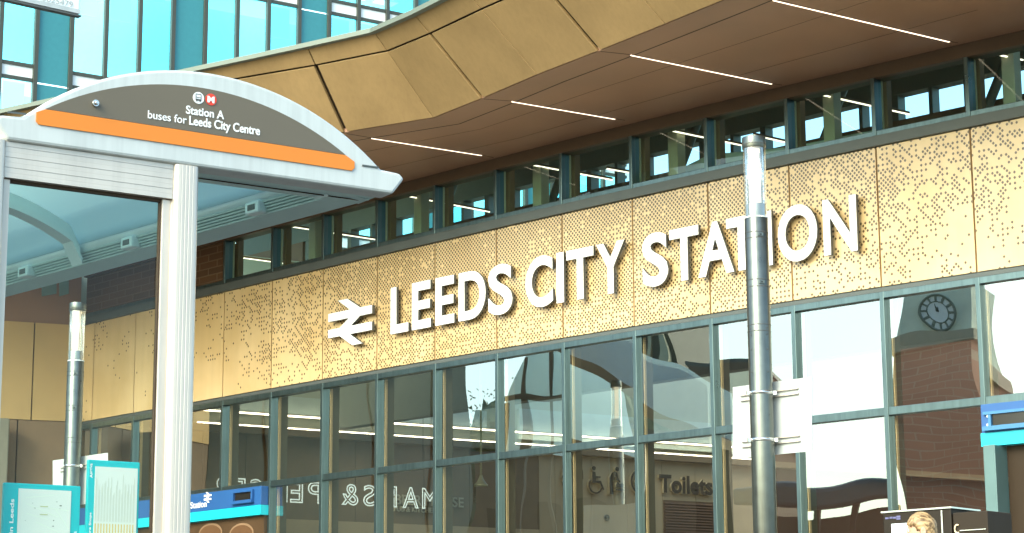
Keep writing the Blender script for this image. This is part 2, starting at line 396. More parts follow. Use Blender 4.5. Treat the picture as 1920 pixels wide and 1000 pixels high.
CL_N0 = 1         # clerestory glazing starts here; brick to its left
for n in range(math.ceil(smin), NMAX-1):
    t = (fac(n+.01)-fac(n-.01)).normalized(); nn = fjn(n); p = fac(n)
    # lower mullion: outer cap and a deep inner fin with a beige reveal
    mb = MB(); mb.cbox(p+nn*-.028+Z1*(.14+ZB-.06)/2, t*.055, nn*.136, Z1*(ZB-.06-.14)); mb.build('mullion', M['bronze'], ST, .004)
    mb = MB(); mb.cbox(p+nn*-.119+t*.006+Z1*(.14+ZB-.06)/2, t*.062, nn*.040, Z1*(ZB-.06-.15)); mb.build('mullion_reveal', M['beige_reveal'], ST)
    mb = MB(); mb.cbox(p+nn*-.205+Z1*(.14+ZB-.06)/2, t*.05, nn*.13, Z1*(ZB-.06-.16)); mb.build('inner_fin', M['fin'], ST)
    if n >= CL_N0:
        z0, z1 = ZT+.128, Z_HD
        mb = MB(); mb.cbox(p+nn*-.02+Z1*(z0+z1)/2, t*.05, nn*.15, Z1*(z1-z0)); mb.build('clerestory_mullion', M['bronze'], ST, .004)
        mb = MB(); mb.cbox(p+nn*-.110+t*.006+Z1*(z0+z1)/2, t*.046, nn*.026, Z1*(z1-z0)); mb.build('clerestory_reveal', M['col_beige'], ST)
        mb = MB(); mb.cbox(p+nn*-.225+t*.01+Z1*(z0+z1)/2, t*.07, nn*.10, Z1*(z1-z0+.3)); mb.build('clerestory_post', M['dark_brown'], ST)
# glass
for n in range(math.floor(smin), NMAX-2):
    s0, s1 = max(n, smin)+.024, n+1-.024
    jx = random.uniform(-.004, .004); jy = random.uniform(-.003, .003)
    def pane(z0, z1, m, name):
        mb = MB(); a, b = fac(s0, 0), fac(s1, 0); nn = seg(n)[1]
        o0, o1 = -.02+jx, -.02-jx
        A = [a+nn*(o0+jy)+Z1*z0, b+nn*(o1+jy)+Z1*z0, b+nn*(o1-jy)+Z1*z1, a+nn*(o0-jy)+Z1*z1]
        mb.poly(A); return mb.build(name, m, ST)
    pane(ZTR+TH, ZB-.135, M['glass'], 'window_pane')
    pane(ZTR2+TH, ZTR-TH, M['glass'], 'window_pane')
    pane(.14, ZTR2-TH, M['glass'], 'window_pane')
    if n >= CL_N0: pane(ZT+.19, Z_HD, M['clear'], 'clerestory_pane')
# brick above the band at the left end
mb = MB(); a, b = smin-.02, CL_N0-.02
f = [fac(a, -.02, ZT+.125), fac(b, -.02, ZT+.125), fac(b, -.02, Z_HD), fac(a, -.02, Z_HD)]
mb.poly(f, [(a*W, 0), (b*W, 0), (b*W, 1), (a*W, 1)]); mb.poly([p+fjn(0)*-.2 for p in f], [(0, 0)]*4)
mb.build('brick_wall', M['brick'], ST)

# ---- canopy: soffit and folded fascia
SB = [(40, 348), (430, 285), (650, 248), (815, 221), (907, 184), (1010, 140), (1126, 95), (1250, 45), (1372, -5), (1560, -85)]   # lower edge, photo pixels
SM = [(-10, 243), (370, 160), (593, 122), (728, 95), (808, 62), (905, 16)]                                    # seam
STP = [(-24, 213), (357, 129.5), (575, 83), (700, 55), (778, 20), (868, -24)]                                    # top edge
ZS = Z_SOF
BP = [at_z(x, y, ZS) for x, y in SB]
def rayhit(px, py, p0, e):          # point of the line p0 + t e nearest the camera ray of a pixel
    r = ray(px, py); w0 = p0-CAM; a_, b_, c_, d_, f_ = e.dot(e), e.dot(r), 1.0, e.dot(w0), r.dot(w0)
    return p0+e*((b_*f_-c_*d_)/(a_*c_-b_*b_))
K0 = 3
edir = [None]*len(BP)
def imgn(k): return ray(*SB[k]).cross(ray(*SM[k]))
tt = Vector((.70, -.71, 0)); e_ = tt.cross(imgn(K0)).normalized(); edir[K0] = Matrix.Rotation(R(-16), 3, imgn(K0).normalized()) @ (e_ if e_.z > 0 else -e_)
for k in list(range(K0+1, len(BP)))+list(range(K0-1, -1, -1)):
    j = k-1 if k > K0 else k+1
    if k < len(SM):
        nf = edir[j].cross(BP[k]-BP[j]); e_ = nf.cross(imgn(k)).normalized(); edir[k] = e_ if e_.z > 0 else -e_
    else: edir[k] = edir[j]
fold = []
for i, b in enumerate(BP):
    if i < len(SM): fold.append((b, rayhit(*SM[i], b, edir[i]), rayhit(*STP[i], b, edir[i])))
    else: fold.append((b, b+(fold[-1][1]-fold[-1][0]), b+(fold[-1][2]-fold[-1][0])))
# extend both ends
def ext(i, j, k): 
    return tuple(fold[i][q]+(fold[i][q]-fold[j][q])*k for q in range(3))
fold = [ext(0, 1, 2.5)]+fold+[ext(-1, -2, 4.5)]
for f in fold: print('fold', [tuple(round(c, 2) for c in p) for p in f])
outn = Vector((-.55, -.55, -.6)).normalized()
def facet(p, name, ia=.008, ib=.008):
    # panel inset a little from its neighbours, with a return
    c = sum(p, Vector())/4; q = []
    for i in range(4):
        e1 = (p[(i+1) % 4]-p[i]).normalized(); e2 = (p[i-1]-p[i]).normalized(); q.append(p[i]+(e1 if i in (1, 3) else e2)*.012+(e2 if i in (1, 3) else e1)*(ia if i in (0, 3) else ib))
    mb = MB(); nn = (q[1]-q[0]).cross(q[3]-q[0]).normalized()
    if nn.y > 0: nn = -nn
    mb.prism([x+nn*.02 for x in q], nn*-.04); return mb.build(name, M['fascia'], ST, .004)
for i in range(len(fold)-1):
    a, b = fold[i], fold[i+1]
    facet([a[0], b[0], b[1], a[1]], 'fascia_panel', .03 if i in (3, 5, 7) else .006, .03 if i+1 in (3, 5, 7) else .006); facet([a[1], b[1], b[2], a[2]], 'fascia_panel')
mb = MB()
for i in range(len(fold)-1):
    a, b = fold[i], fold[i+1]; nn = Vector((.5, .5, .1))*.08
    mb.quad(a[0]+nn, b[0]+nn, b[1]+nn, a[1]+nn); mb.quad(a[1]+nn, b[1]+nn, b[2]+nn, a[2]+nn)
mb.build('fascia_backing', M['seam'], ST)
# light metal coping along the top edge
mb = MB()
for i in range(len(fold)-1):
    a, b = fold[i][2], fold[i+1][2]; n_ = Vector((-.71, -.70, 0))
    mb.hexa([a+n_*.012, b+n_*.012, b-n_*.25, a-n_*.25, a+n_*.012+Z1*.014, b+n_*.012+Z1*.014, b-n_*.25+Z1*.014, a-n_*.25+Z1*.014])
mb.build('coping', M['alum'], ST)
# soffit sheets between fascia edge and facade header
edge = [f[0] for f in fold]
inner = []
for p in edge:
    best = min((abs((fac(s*.05, 0)-p).dot(Vector((.70, -.71, 0)))), s*.05) for s in range(int(NMIN*20), int(NMAX*20)))
    inner.append(fac(best[1], -.05, ZS))
mb = MB()
for i in range(len(edge)-1):
    a, b, c, d = edge[i], edge[i+1], inner[i+1], inner[i]
    a = Vector((a.x, a.y, ZS)); b = Vector((b.x, b.y, ZS))
    mb.hexa([a, b, c, d, a+Z1*.05, b+Z1*.05, c+Z1*.05, d+Z1*.05])
mb.build('soffit', M['soffit'], ST)
# dark joint lines in the soffit
def soff(px, py, dz=0): return at_z(px, py, ZS-dz)
mb = MB()
def groove(p0, p1, wd=.014):
    a, b = soff(*p0, .002), soff(*p1, .002); d = (b-a).normalized(); s_ = Vector((d.y, -d.x, 0))*wd/2
    mb.hexa([a-s_, b-s_, b+s_, a+s_]+[p+Z1*.004 for p in (a-s_, b-s_, b+s_, a+s_)])
for a, b in (((650, 251), (697, 259)), ((907, 186), (960, 190)), ((1126, 97), (1183, 103)), ((903, 291), (925, 296)), ((1153, 223), (1172, 226)), ((1447, 157), (1466, 160)), ((1780, 78), (1796, 81))): groove(a, b)
off = [Vector((.71, .70, 0))*.42]
for i in range(1, len(edge)-2):
    a, b = edge[i]+off[0], edge[i+1]+off[0]; d = (b-a).normalized(); s_ = Vector((d.y, -d.x, 0))*.009
    a = Vector((a.x, a.y, ZS-.002)); b = Vector((b.x, b.y, ZS-.002))
    mb.hexa([a-s_, b-s_, b+s_, a+s_]+[p+Z1*.004 for p in (a-s_, b-s_, b+s_, a+s_)])
# two fine rows between
for fr in (.38, .7):
    for i in range(1, len(edge)-2):
        a, b = edge[i].lerp(inner[i], fr), edge[i+1].lerp(inner[i+1], fr); d = (b-a).normalized(); s_ = Vector((d.y, -d.x, 0))*.0022
        a = Vector((a.x, a.y, ZS-.002)); b = Vector((b.x, b.y, ZS-.002))
        mb.hexa([a-s_, b-s_, b+s_, a+s_]+[p+Z1*.004 for p in (a-s_, b-s_, b+s_, a+s_)])
mb.build('soffit_joint', M['seam'], ST)
# canopy roof deck
mb = MB()
for i in range(len(fold)-1):
    a, b = fold[i][2], fold[i+1][2]; n_ = Vector((.71, .70, 0))*3.9
    a = a-n_*.016; b = b-n_*.016
    mb.hexa([a-Z1*.06, b-Z1*.06, b+n_-Z1*.06, a+n_-Z1*.06, a, b, b+n_, a+n_])
mb.build('roof_deck', M['dark_steel'], ST)

# strip lights in the soffit
L_S = ['white strip light in the brown soffit just right of the bus sign top', 'short lit strip in the brown soffit above the letters CITY', 'long lit strip in the brown soffit above the word STATION', 'longest lit strip in the brown soffit at the top right corner']
for (p0, p1), lb in zip((((697, 259), (903, 291)), ((960, 190), (1153, 223)), ((1183, 103), (1447, 157)), ((1450, 0), (1780, 78))), L_S):
    a, b = soff(*p0), soff(*p1); d = (b-a).normalized(); s_ = Vector((d.y, -d.x, 0))*.011
    th = thing('strip_light', (a+b)/2, lb, 'light', 'strip lights in the canopy soffit')
    mb = MB(); mb.hexa([p-Z1*.009 for p in (a-s_, b-s_, b+s_, a+s_)]+[p-Z1*.001 for p in (a-s_, b-s_, b+s_, a+s_)]); mb.build('diffuser', M['strip'], th)
    mb = MB()
    for q in (-1, 1):
        o_ = s_*(1.25*q); e_ = s_*.25
        mb.hexa([p-Z1*.006 for p in (a+o_-e_, b+o_-e_, b+o_+e_, a+o_+e_)]+[p-Z1*.001 for p in (a+o_-e_, b+o_-e_, b+o_+e_, a+o_+e_)])
    mb.build('trim', M['seam'], th)

for (p0, p1), lb in zip((((1512, 171), (1705, 214)), ((1838, 95), (1918, 112)), ((1222, 237), (1395, 273)), ((1413, 253), (1480, 268)), ((972, 304), (1148, 337)), ((1138, 316), (1187, 324.5)), ((752, 365), (918, 397)), ((535, 423), (705, 449)), ((378, 473), (572, 499))),
    ('lit strip inside the clerestory above the letter N', 'lit strip inside the clerestory window at the right edge', 'lit strip inside the clerestory left of the lamp column top', 'short lit strip inside the clerestory just right of the lamp column top', 'lit strip inside the clerestory above the letters CI', 'short lit strip inside the clerestory above the letter Y', 'lit strip inside the clerestory right of the tip of the bus sign', 'lit strip inside the clerestory above the rail arrows', 'lit strip in the dark clerestory window beside the shelter post')):
    a, b = at_z(*p0, ZS-.05), at_z(*p1, ZS-.05); d = (b-a).normalized(); s_ = Vector((d.y, -d.x, 0))*.010
    th = thing('strip_light', (a+b)/2, lb, 'light', 'strip lights inside the clerestory')
    mb = MB(); mb.hexa([p-Z1*.012 for p in (a-s_, b-s_, b+s_, a+s_)]+[p for p in (a-s_, b-s_, b+s_, a+s_)]); mb.build('diffuser', M['strip'], th)
    mb = MB(); mb.hexa([p+Z1*.002 for p in (a-s_, b-s_, b+s_, a+s_)]+[p+Z1*.03 for p in (a-s_, b-s_, b+s_, a+s_)]); mb.build('housing', M['dark_brown'], th)
# added white panel imitating the sky's reflection low in the right clerestory panes
q = [(1246, 346), (1256, 326), (1330, 290), (1480, 276), (1640, 244), (1640, 275), (1440, 322)]
mb = MB(); _p = fac(9, -1.0, 0); mb.prism([on_plane(x, y, _p, seg(9)[1]) for x, y in q], -seg(9)[1]*.08); mb.build('sky_reflection_panel', M['white_wall'], ST)
# ---- interior of the station
# inner wall of the concourse (brown boards, lit recess above, beige part with the toilets sign)
WD = Vector((.85, .53, 0)).normalized(); WN = Vector((WD.y, -WD.x, 0))      # WN faces the street
WP = at_depth(376, 780, 36.0); WP.z = 0
def wall_px(px, py, off=0): return on_plane(px, py, WP+WN*off, WN)
def wk(px, py=850): return (wall_px(px, py)-WP).dot(WD)
def wpt(k, z, off=0): p = WP+WD*k+WN*off; return Vector((p.x, p.y, z))
zA = wall_px(700, 830).z          # top of the brown boards
zL1 = wall_px(700, 812).z; zL2 = wall_px(700, 789).z
zP = wall_px(700, 752).z
k0, kM, k1 = -2.3, wk(1010), 26
mb = MB(); kk = k0
joint_px = [330, 380, 461, 536, 605, 667, 727, 795, 880, 950]
ks = [k0]+[wk(x) for x in joint_px]+[kM]
for a, b in zip(ks[:-1], ks[1:]): mb.hexa([wpt(a+.006, .0, 0), wpt(b-.006, .0, 0), wpt(b-.006, .0, -.05), wpt(a+.006, .0, -.05), wpt(a+.006, zA, 0), wpt(b-.006, zA, 0), wpt(b-.006, zA, -.05), wpt(a+.006, zA, -.05)])
mb.build('brown_wall', M['brown_wall'], ST)
mb = MB(); ks = [kM]+[wk(x) for x in (1040, 1108, 1175, 1240, 1302, 1370, 1450)]
for a, b in zip(ks[:-1], ks[1:]): mb.hexa([wpt(a+.004, .0, 0), wpt(b-.004, .0, 0), wpt(b-.004, .0, -.05), wpt(a+.004, .0, -.05), wpt(a+.004, zA, 0), wpt(b-.004, zA, 0), wpt(b-.004, zA, -.05), wpt(a+.004, zA, -.05)])
mb.build('beige_wall', M['beige_wall'], ST)
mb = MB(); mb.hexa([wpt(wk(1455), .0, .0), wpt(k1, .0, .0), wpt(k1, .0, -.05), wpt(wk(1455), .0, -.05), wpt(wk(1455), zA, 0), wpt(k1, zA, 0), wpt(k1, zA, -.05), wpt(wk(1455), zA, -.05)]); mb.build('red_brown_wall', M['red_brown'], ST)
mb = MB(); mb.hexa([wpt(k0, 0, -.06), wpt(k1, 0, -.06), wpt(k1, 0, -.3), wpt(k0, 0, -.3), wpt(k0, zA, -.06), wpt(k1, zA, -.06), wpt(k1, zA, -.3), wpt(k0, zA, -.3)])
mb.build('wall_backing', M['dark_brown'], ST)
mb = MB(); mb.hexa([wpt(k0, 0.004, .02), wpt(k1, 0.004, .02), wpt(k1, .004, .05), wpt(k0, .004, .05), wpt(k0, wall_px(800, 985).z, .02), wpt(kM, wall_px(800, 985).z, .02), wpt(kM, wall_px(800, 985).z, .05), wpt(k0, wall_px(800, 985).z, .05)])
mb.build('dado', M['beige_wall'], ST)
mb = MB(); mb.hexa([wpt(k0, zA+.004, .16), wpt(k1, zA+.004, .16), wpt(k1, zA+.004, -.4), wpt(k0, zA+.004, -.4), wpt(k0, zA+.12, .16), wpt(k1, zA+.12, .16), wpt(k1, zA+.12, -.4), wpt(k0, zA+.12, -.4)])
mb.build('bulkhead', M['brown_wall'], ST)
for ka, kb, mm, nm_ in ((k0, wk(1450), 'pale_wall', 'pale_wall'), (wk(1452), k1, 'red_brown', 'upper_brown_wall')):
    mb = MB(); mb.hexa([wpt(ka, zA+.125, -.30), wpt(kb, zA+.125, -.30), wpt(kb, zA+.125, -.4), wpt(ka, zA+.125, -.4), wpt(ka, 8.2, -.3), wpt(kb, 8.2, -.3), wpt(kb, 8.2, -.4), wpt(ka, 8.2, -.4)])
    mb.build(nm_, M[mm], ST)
mb = MB(); zq0, zq1 = wall_px(700, 784).z, zP
mb.hexa([wpt(wk(385), zq0, -.22), wpt(wk(925), zq0, -.22), wpt(wk(925), zq0, -.28), wpt(wk(385), zq0, -.28), wpt(wk(385), zq1, -.22), wpt(wk(925), zq1, -.22), wpt(wk(925), zq1, -.28), wpt(wk(385), zq1, -.28)])
mb.build('wall_panel', M['white_wall'], ST)
mb = MB(); mb.hexa([wpt(wk(985), zL1+.1, -.20), wpt(wk(1420), zL1+.1, -.20), wpt(wk(1420), zL1+.1, -.28), wpt(wk(985), zL1+.1, -.28), wpt(wk(985), zq1+.1, -.20), wpt(wk(1420), zq1+.1, -.20), wpt(wk(1420), zq1+.1, -.28), wpt(wk(985), zq1+.1, -.28)])
mb.build('wall_panel', M['white_wall'], ST)
for z, lb in ((zL1, 'lower of two long lit strips on the inner wall behind the lower windows'), (zL2, 'upper of two long lit strips on the inner wall behind the lower windows')):
    th = thing('strip_light', wpt(wk(700), z, -.14), lb, 'light', 'strip lights along the inner wall')
    a, b = wk(376), wk(1420); ks = [a+(b-a)*i/8 for i in range(9)]
    mb = MB()
    for c, d in zip(ks[:-1], ks[1:]): mb.hexa([wpt(c, z-.012, -.13), wpt(d-.008, z-.012, -.13), wpt(d-.008, z-.012, -.17), wpt(c, z-.012, -.17), wpt(c, z+.012, -.13), wpt(d-.008, z+.012, -.13), wpt(d-.008, z+.012, -.17), wpt(c, z+.012, -.17)])
    mb.build('diffuser', M['strip_in'], th)
    mb = MB(); mb.hexa([wpt(a, z-.02, -.172), wpt(b, z-.02, -.172), wpt(b, z-.02, -.19), wpt(a, z-.02, -.19), wpt(a, z+.03, -.172), wpt(b, z+.03, -.172), wpt(b, z+.03, -.19), wpt(a, z+.03, -.19)]); mb.build('housing', M['fin'], th)
# end wall of the concourse at the right
ea, eb = fac(NMAX-1.2, -.2, 0), wpt(k1, 0); u = eb-ea; nn = Vector((u.y, -u.x, 0)).normalized()*.2
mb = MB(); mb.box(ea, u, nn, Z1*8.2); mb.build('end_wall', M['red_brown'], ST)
# floor slab and ceiling of the concourse
mb = MB(); pts = [fac(n, -.15, .02) for n in range(math.ceil(smin), NMAX)]
mb.poly(pts+[pts[-1]+Vector((25, 25, 0)), pts[0]+Vector((25, 25, 0))]); mb.build('floor', M['floor'], ST)
# clerestory interior: low ceiling strip, rear wall band with openings to the sky, columns, braces
IN = -4.6
rz0, rz1, rz2 = 7.70, 8.72, 9.9
def fr(mb, s0, s1, o0, o1, z0, z1): fstrip(mb, s0, s1, o0, o1, z0, z1)
mb = MB(); fr(mb, NMIN, NMAX-1, IN-.2, IN, 5.2, rz0); mb.build('rear_wall', M['dark_steel'], ST)
mb = MB(); fr(mb, NMIN, NMAX-1, IN-.2, IN, rz1, rz2); mb.build('rear_beam', M['dark_steel'], ST)
mb = MB(); fr(mb, NMIN, -2.4, IN-.2, IN-.001, rz0+.002, rz1-.002); mb.build('rear_infill', M['dark_brown'], ST)
mb = MB(); fr(mb, NMIN, NMAX-1, IN-.3, -.2, rz2, rz2+.2); mb.build('inner_roof', M['dark_brown'], ST)
mb = MB(); fr(mb, 1, NMAX-1, -.34, -.2, Z_SOF+.4, rz2+.2); mb.build('upper_wall', M['dark_brown'], ST)
for n in range(-2, NMAX-1):
    for q, wd in ((0, .10), (.5, .06)):
        p = fac(n+q-.3, IN-.1); nn = fjn(n); t = Vector((-nn.y, nn.x, 0))
        mb = MB(); mb.cbox(p+Z1*(rz0+rz1)/2, t*wd, nn*.18, Z1*(rz1-rz0)); mb.build('rear_post', M['dark_steel'], ST)
for n in range(2, NMAX-1, 2):
    nn = fjn(n); t = Vector((-nn.y, nn.x, 0))
    p = fac(n+.16, -.62)
    mb = MB(); mb.cbox(p+Z1*(ZT+rz2)/2, t*.16, nn*.16, Z1*(rz2-ZT)); mb.build('inner_column', M['col_beige'], ST, .01)
    mb = MB(); mb.tube([fac(n+.9, -1.8, ZT-.2), fac(n+1.9, -1.8, 8.6)], .06); mb.build('brace', M['dark_steel'], ST)
mb = MB(); fr(mb, 1, NMAX-1, -2.2, -2.0, 7.42, 7.52); mb.build('inner_beam', M['dark_brown'], ST)

# ---- wing at the left, beyond the inner corner
CP = fac(smin, .03, 0)
WGD = Vector((-.92, -.39, 0)).normalized(); WGN = Vector((-WGD.y, WGD.x, 0))
if WGN.y > 0: WGN = -WGN
def wg(k, z, off=0): p = CP+WGD*k+WGN*off; return Vector((p.x, p.y, z))
for a, b in ((0.01, .79), (.81, 2.1), (2.12, 3.4)):
    mb = MB(); f = [wg(a, ZB), wg(b, ZB), wg(b, ZT), wg(a, ZT)]; k = [p-WGN*.06 for p in f]
    mb.poly(f, [(-30, -30)]*4)
    for i in range(4):
        j = (i+1) % 4; mb.poly([f[i], k[i], k[j], f[j]], [(-30, -30)]*4)
    mb.build('plain_cladding_panel', M['plain'], ST)
for a, b in ((0, .02), ):
    pass
mb = MB(); mb.hexa([wg(.01, .01, -.105), wg(3.4, .01, -.105), wg(3.4, .01, -.15), wg(.01, .01, -.15), wg(.01, ZT, -.105), wg(3.4, ZT, -.105), wg(3.4, ZT, -.15), wg(.01, ZT, -.15)]); mb.build('wing_backing', M['seam'], ST)
mb = MB()
for a, b in ((0.02, 1.0), (1.02, 2.2), (2.22, 3.4)):
    mb.hexa([wg(a, .004, -.02), wg(b, .004, -.02), wg(b, .004, -.1), wg(a, .004, -.1), wg(a, ZB-.006, -.02), wg(b, ZB-.006, -.02), wg(b, ZB-.006, -.1), wg(a, ZB-.006, -.1)])
mb.build('wing_wall', M['dark_brown'], ST)
mb = MB(); mb.hexa([wg(.05, ZT+.005, -.05), wg(3.4, ZT+.005, -.05), wg(3.4, ZT+.005, -.2), wg(.05, ZT+.005, -.2), wg(.05, ZS, -.05), wg(3.4, ZS, -.05), wg(3.4, ZS, -.2), wg(.05, ZS, -.2)])
mb.build('wing_upper_wall', M['soffit'], ST)
mb = MB(); mb.hexa([wg(-.2, ZS, 3.2), wg(3.4, ZS, 3.2), wg(3.4, ZS, -.4), wg(-.2, ZS, -.4), wg(-.2, ZS+.3, 3.2), wg(3.4, ZS+.3, 3.2), wg(3.4, ZS+.3, -.4), wg(-.2, ZS+.3, -.4)])
if 0: mb.build('wing_soffit', M['soffit'], ST)
# window with cyan panes in the wing's upper wall
for x0, x1 in ((78, 106), (111, 129)):
    q = [on_plane(x0, 556, wg(0, 0, -.045), WGN), on_plane(x1, 551, wg(0, 0, -.045), WGN), on_plane(x1, 520, wg(0, 0, -.045), WGN), on_plane(x0, 520, wg(0, 0, -.045), WGN)]
    mb = MB(); mb.prism(q, -WGN*.02); mb.build('window', glass('wing window', (.1, .3, .35), (.5, .95, 1), .7, .9), ST)
mb = MB()
for s_ in (0.55,):
    p = on_plane(-5, 850, wg(0, 0, .3), WGN); t = WGD
    mb.cbox(Vector((p.x, p.y, (ZB)/2)), t*.3, WGN*.3, Z1*(ZB-.1))
mb.build('pillar', M['fin'], ST, .02)

# ================================================================== station name letters
SG = thing('station_sign', fac(6, .1, ZB), 'large raised white letters LEEDS CITY STATION with rail arrows on the gold band', 'sign')
zL0 = [fac_px(735, 628.5, .09)[1], fac_px(1546, 482, .09)[1], fac_px(1606, 471.5, .09)[1]]
zLt = [fac_px(735, 541, .09)[1], fac_px(1606, 363, .09)[1], fac_px(1113, 466, .09)[1]]
print('letters z', zL0, zLt)
zl0 = sum(zL0)/3; zl1 = sum(zLt)/3
LT = [('L', 733, 766, 600), ('E', 773, 808, 580), ('E', 817, 852, 570), ('D', 860.5, 911, 560), ('S', 916, 961, 545), ('C', 986, 1037, 530), ('I', 1044, 1057.5, 520), ('T', 1063, 1113.5, 510), ('Y', 1119, 1171.5, 500), ('S', 1205, 1253, 490), ('T', 1256, 1311, 480), ('A', 1309, 1376, 470), ('T', 1363, 1419, 460), ('I', 1429, 1448, 450), ('O', 1459, 1533, 440), ('N', 1544, 1607, 425)]
def letter(ch, s0, s1, z0, z1):
    n = math.floor((s0+s1)/2); t, nn = seg(n)
    a, b = fac(s0, .085), fac(s1, .085); a.z = z0; ux = (b-a); ux.z = 0; wd = ux.length; ux.normalize(); nn = Vector((ux.y, -ux.x, 0))
    m1 = MB(); m1b = .024
    fit_text(m1, ch, a+nn*.046, ux, Z1, wd, z1-z0, .006, m1b, nn)
    o = m1.build('letter', M['white_letter'], SG)
    m2 = MB(); fit_text(m2, ch, a+nn*.008, ux, Z1, wd, z1-z0, .0375, m1b, nn); m2.build('letter_return', M['letter_side'], o)
for ch, x0, x1, y in LT:
    o_ = .02 if ch in 'SCO' else 0
    letter(ch, fac_px(x0, y, .13)[0], fac_px(x1, y, .13)[0], zl0-o_*.5, zl1+o_*.5)
# double arrow
out = [(-.41, .15), (0, .15), (-.23, .29), (-.05, .29), (.19, .15), (.41, .15), (.41, .05), (.19, .05), (.02, -.05), (.41, -.05), (.41, -.15), (0, -.15), (.23, -.29), (.05, -.29), (-.19, -.15), (-.41, -.15), (-.41, -.05), (-.19, -.05), (-.02, .05), (-.41, .05)]
sa, za = fac_px(616, 611, .13); sb, zb_ = fac_px(698, 594, .13)
pa, pb = fac(sa, .085), fac(sb, .085); ux = (pb-pa); ux.z = 0; L = ux.length; ux.normalize(); nn = Vector((ux.y, -ux.x, 0))
zt_ = fac_px(640, 563, .13)[1]; zb2 = fac_px(674, 645, .13)[1]; kz = (zt_-zb2)/.58; kx = L/.82
cc = (pa+pb)/2; cc.z = (zt_+zb2)/2
pts = [cc+ux*x*kx+Z1*y*kz for x, y in out]
m1 = MB(); m1.prism([p+nn*.046 for p in pts], nn*.006); o = m1.build('rail_arrows', M['white_letter'], SG)
m2 = MB(); m2.prism(pts, nn*.0455); m2.build('arrow_return', M['letter_side'], o)

# ================================================================== signs seen through the glass
# mirrored shop letters hung inside, facing the concourse
SH = thing('shop_sign', wall_px(600, 930, .5), 'mirrored pale outline letters MARKS & SPENCER seen from behind through the lower windows', 'sign')
m_sh = mat('pale letter outline', (.70, .80, .76), .4, 0, 0, emit=(.8, .95, .9), estr=.30)
def outline_text(mb, s, org, ux, uz, wdt, hgt, r):
    cu = bpy.data.curves.new('t', 'FONT'); cu.body = s; cu.fill_mode = 'NONE'; cu.bevel_depth = .022; cu.bevel_resolution = 1; cu.resolution_u = 5; cu.space_character = 1.12
    o = bpy.data.objects.new('t', cu); C.objects.link(o); dg = bpy.context.evaluated_depsgraph_get(); me = bpy.data.meshes.new_from_object(o.evaluated_get(dg))
    bpy.data.objects.remove(o); bpy.data.curves.remove(cu)
    xs = [v.co.x for v in me.vertices]; ys = [v.co.y for v in me.vertices]; x0, x1, y0, y1 = min(xs), max(xs), min(ys), max(ys)
    X = ux*(wdt/(x1-x0)); Y = uz*(hgt/(y1-y0)); Zv = ux.cross(uz)*.5
    Mx = Matrix(((X.x, Y.x, Zv.x, 0), (X.y, Y.y, Zv.y, 0), (X.z, Y.z, Zv.z, 0), (0, 0, 0, 1)))
    mb.add(me, Matrix.Translation(org) @ Mx @ Matrix.Translation(Vector((-x0, -y0, 0)))); bpy.data.meshes.remove(me)
_zb = wall_px(700, 950, .5).z; _zt = wall_px(700, 910, .5).z
for ch, c_, wp in (('M', 806, 29), ('A', 770, 30), ('R', 731, 26), ('K', 712, 12), ('S', 693, 24), ('&', 656, 32), ('S', 619, 22), ('P', 590, 26), ('E', 556, 24), ('N', 528, 22), ('C', 482, 26), ('E', 448, 24), ('R', 412, 26)):
    a = wall_px(c_+wp/2, 930, .5); b = wall_px(c_-wp/2, 930, .5); a.z = b.z = _zb
    mb = MB(); outline_text(mb, ch, a, (b-a).normalized(), Z1, (b-a).length, _zt-_zb, .02); mb.build('letter', m_sh, SH)
# pub sign
PB = thing('pub_sign', wall_px(800, 940, .04), 'beige letters BEER HOUSE PUB & KITCHEN on the brown inner wall', 'sign')
m_pub = mat('beige letters', (.55, .50, .34), .5, 0, 0)
mb = MB(); a = wall_px(740, 946, .02); b = wall_px(868, 946, .02); b.z = a.z; fit_text(mb, 'BEER HOUSE', a, (b-a).normalized(), Z1, (b-a).length, wall_px(740, 927, .02).z-a.z, .03, .01); mb.build('lettering', m_pub, PB)
mb = MB(); a = wall_px(738, 959, .02); b = wall_px(818, 959, .02); b.z = a.z; fit_text(mb, 'PUB & KITCHEN', a, (b-a).normalized(), Z1, (b-a).length, wall_px(738, 949, .02).z-a.z, .03, .005); mb.build('lettering', m_pub, PB)
# toilets sign
TO = thing('toilets_sign', wall_px(1200, 905, .04), 'dark raised word Toilets and pictograms on the beige inner wall', 'sign')
m_to = mat('dark letter face', (.075, .052, .028), .5); m_te = mat('lit letter edge', (.75, .62, .40), .5)
def dark_edge(fn, name):
    m1 = MB(); fn(m1, .075, .006); o = m1.build(name, m_to, TO); m2 = MB(); fn(m2, .01, .064); m2.build('edge', m_te, o)
a = wall_px(1232, 924.5, .0); b = wall_px(1332, 926, .0); b.z = a.z
hh = wall_px(1232, 890).z-a.z
dark_edge(lambda m_, o_, d_: fit_text(m_, 'Toilets', a+WN*o_, WD, Z1, (b-a).length, hh, d_, .03, WN), 'lettering')
def icon(polys, cx, cy, sc, name):
    c = wall_px(cx, cy)
    def fn(m_, o_, d_):
        for pl in polys: m_.prism([c+WD*x*sc+Z1*y*sc+WN*o_ for x, y in pl], WN*d_)
    dark_edge(fn, name)
def circ(x, y, r, n=16): return [(x+r*math.cos(2*math.pi*i/n), y+r*math.sin(2*math.pi*i/n)) for i in range(n)]
def ringp(x, y, r0, r1, a0, a1, n=18):
    A = [R(a0+(a1-a0)*i/n) for i in range(n+1)]
    return [(x+r1*math.cos(t), y+r1*math.sin(t)) for t in A]+[(x+r0*math.cos(t), y+r0*math.sin(t)) for t in A[::-1]]
sc_ = (wall_px(1100, 875).z-wall_px(1100, 927).z)      # pictogram height in metres
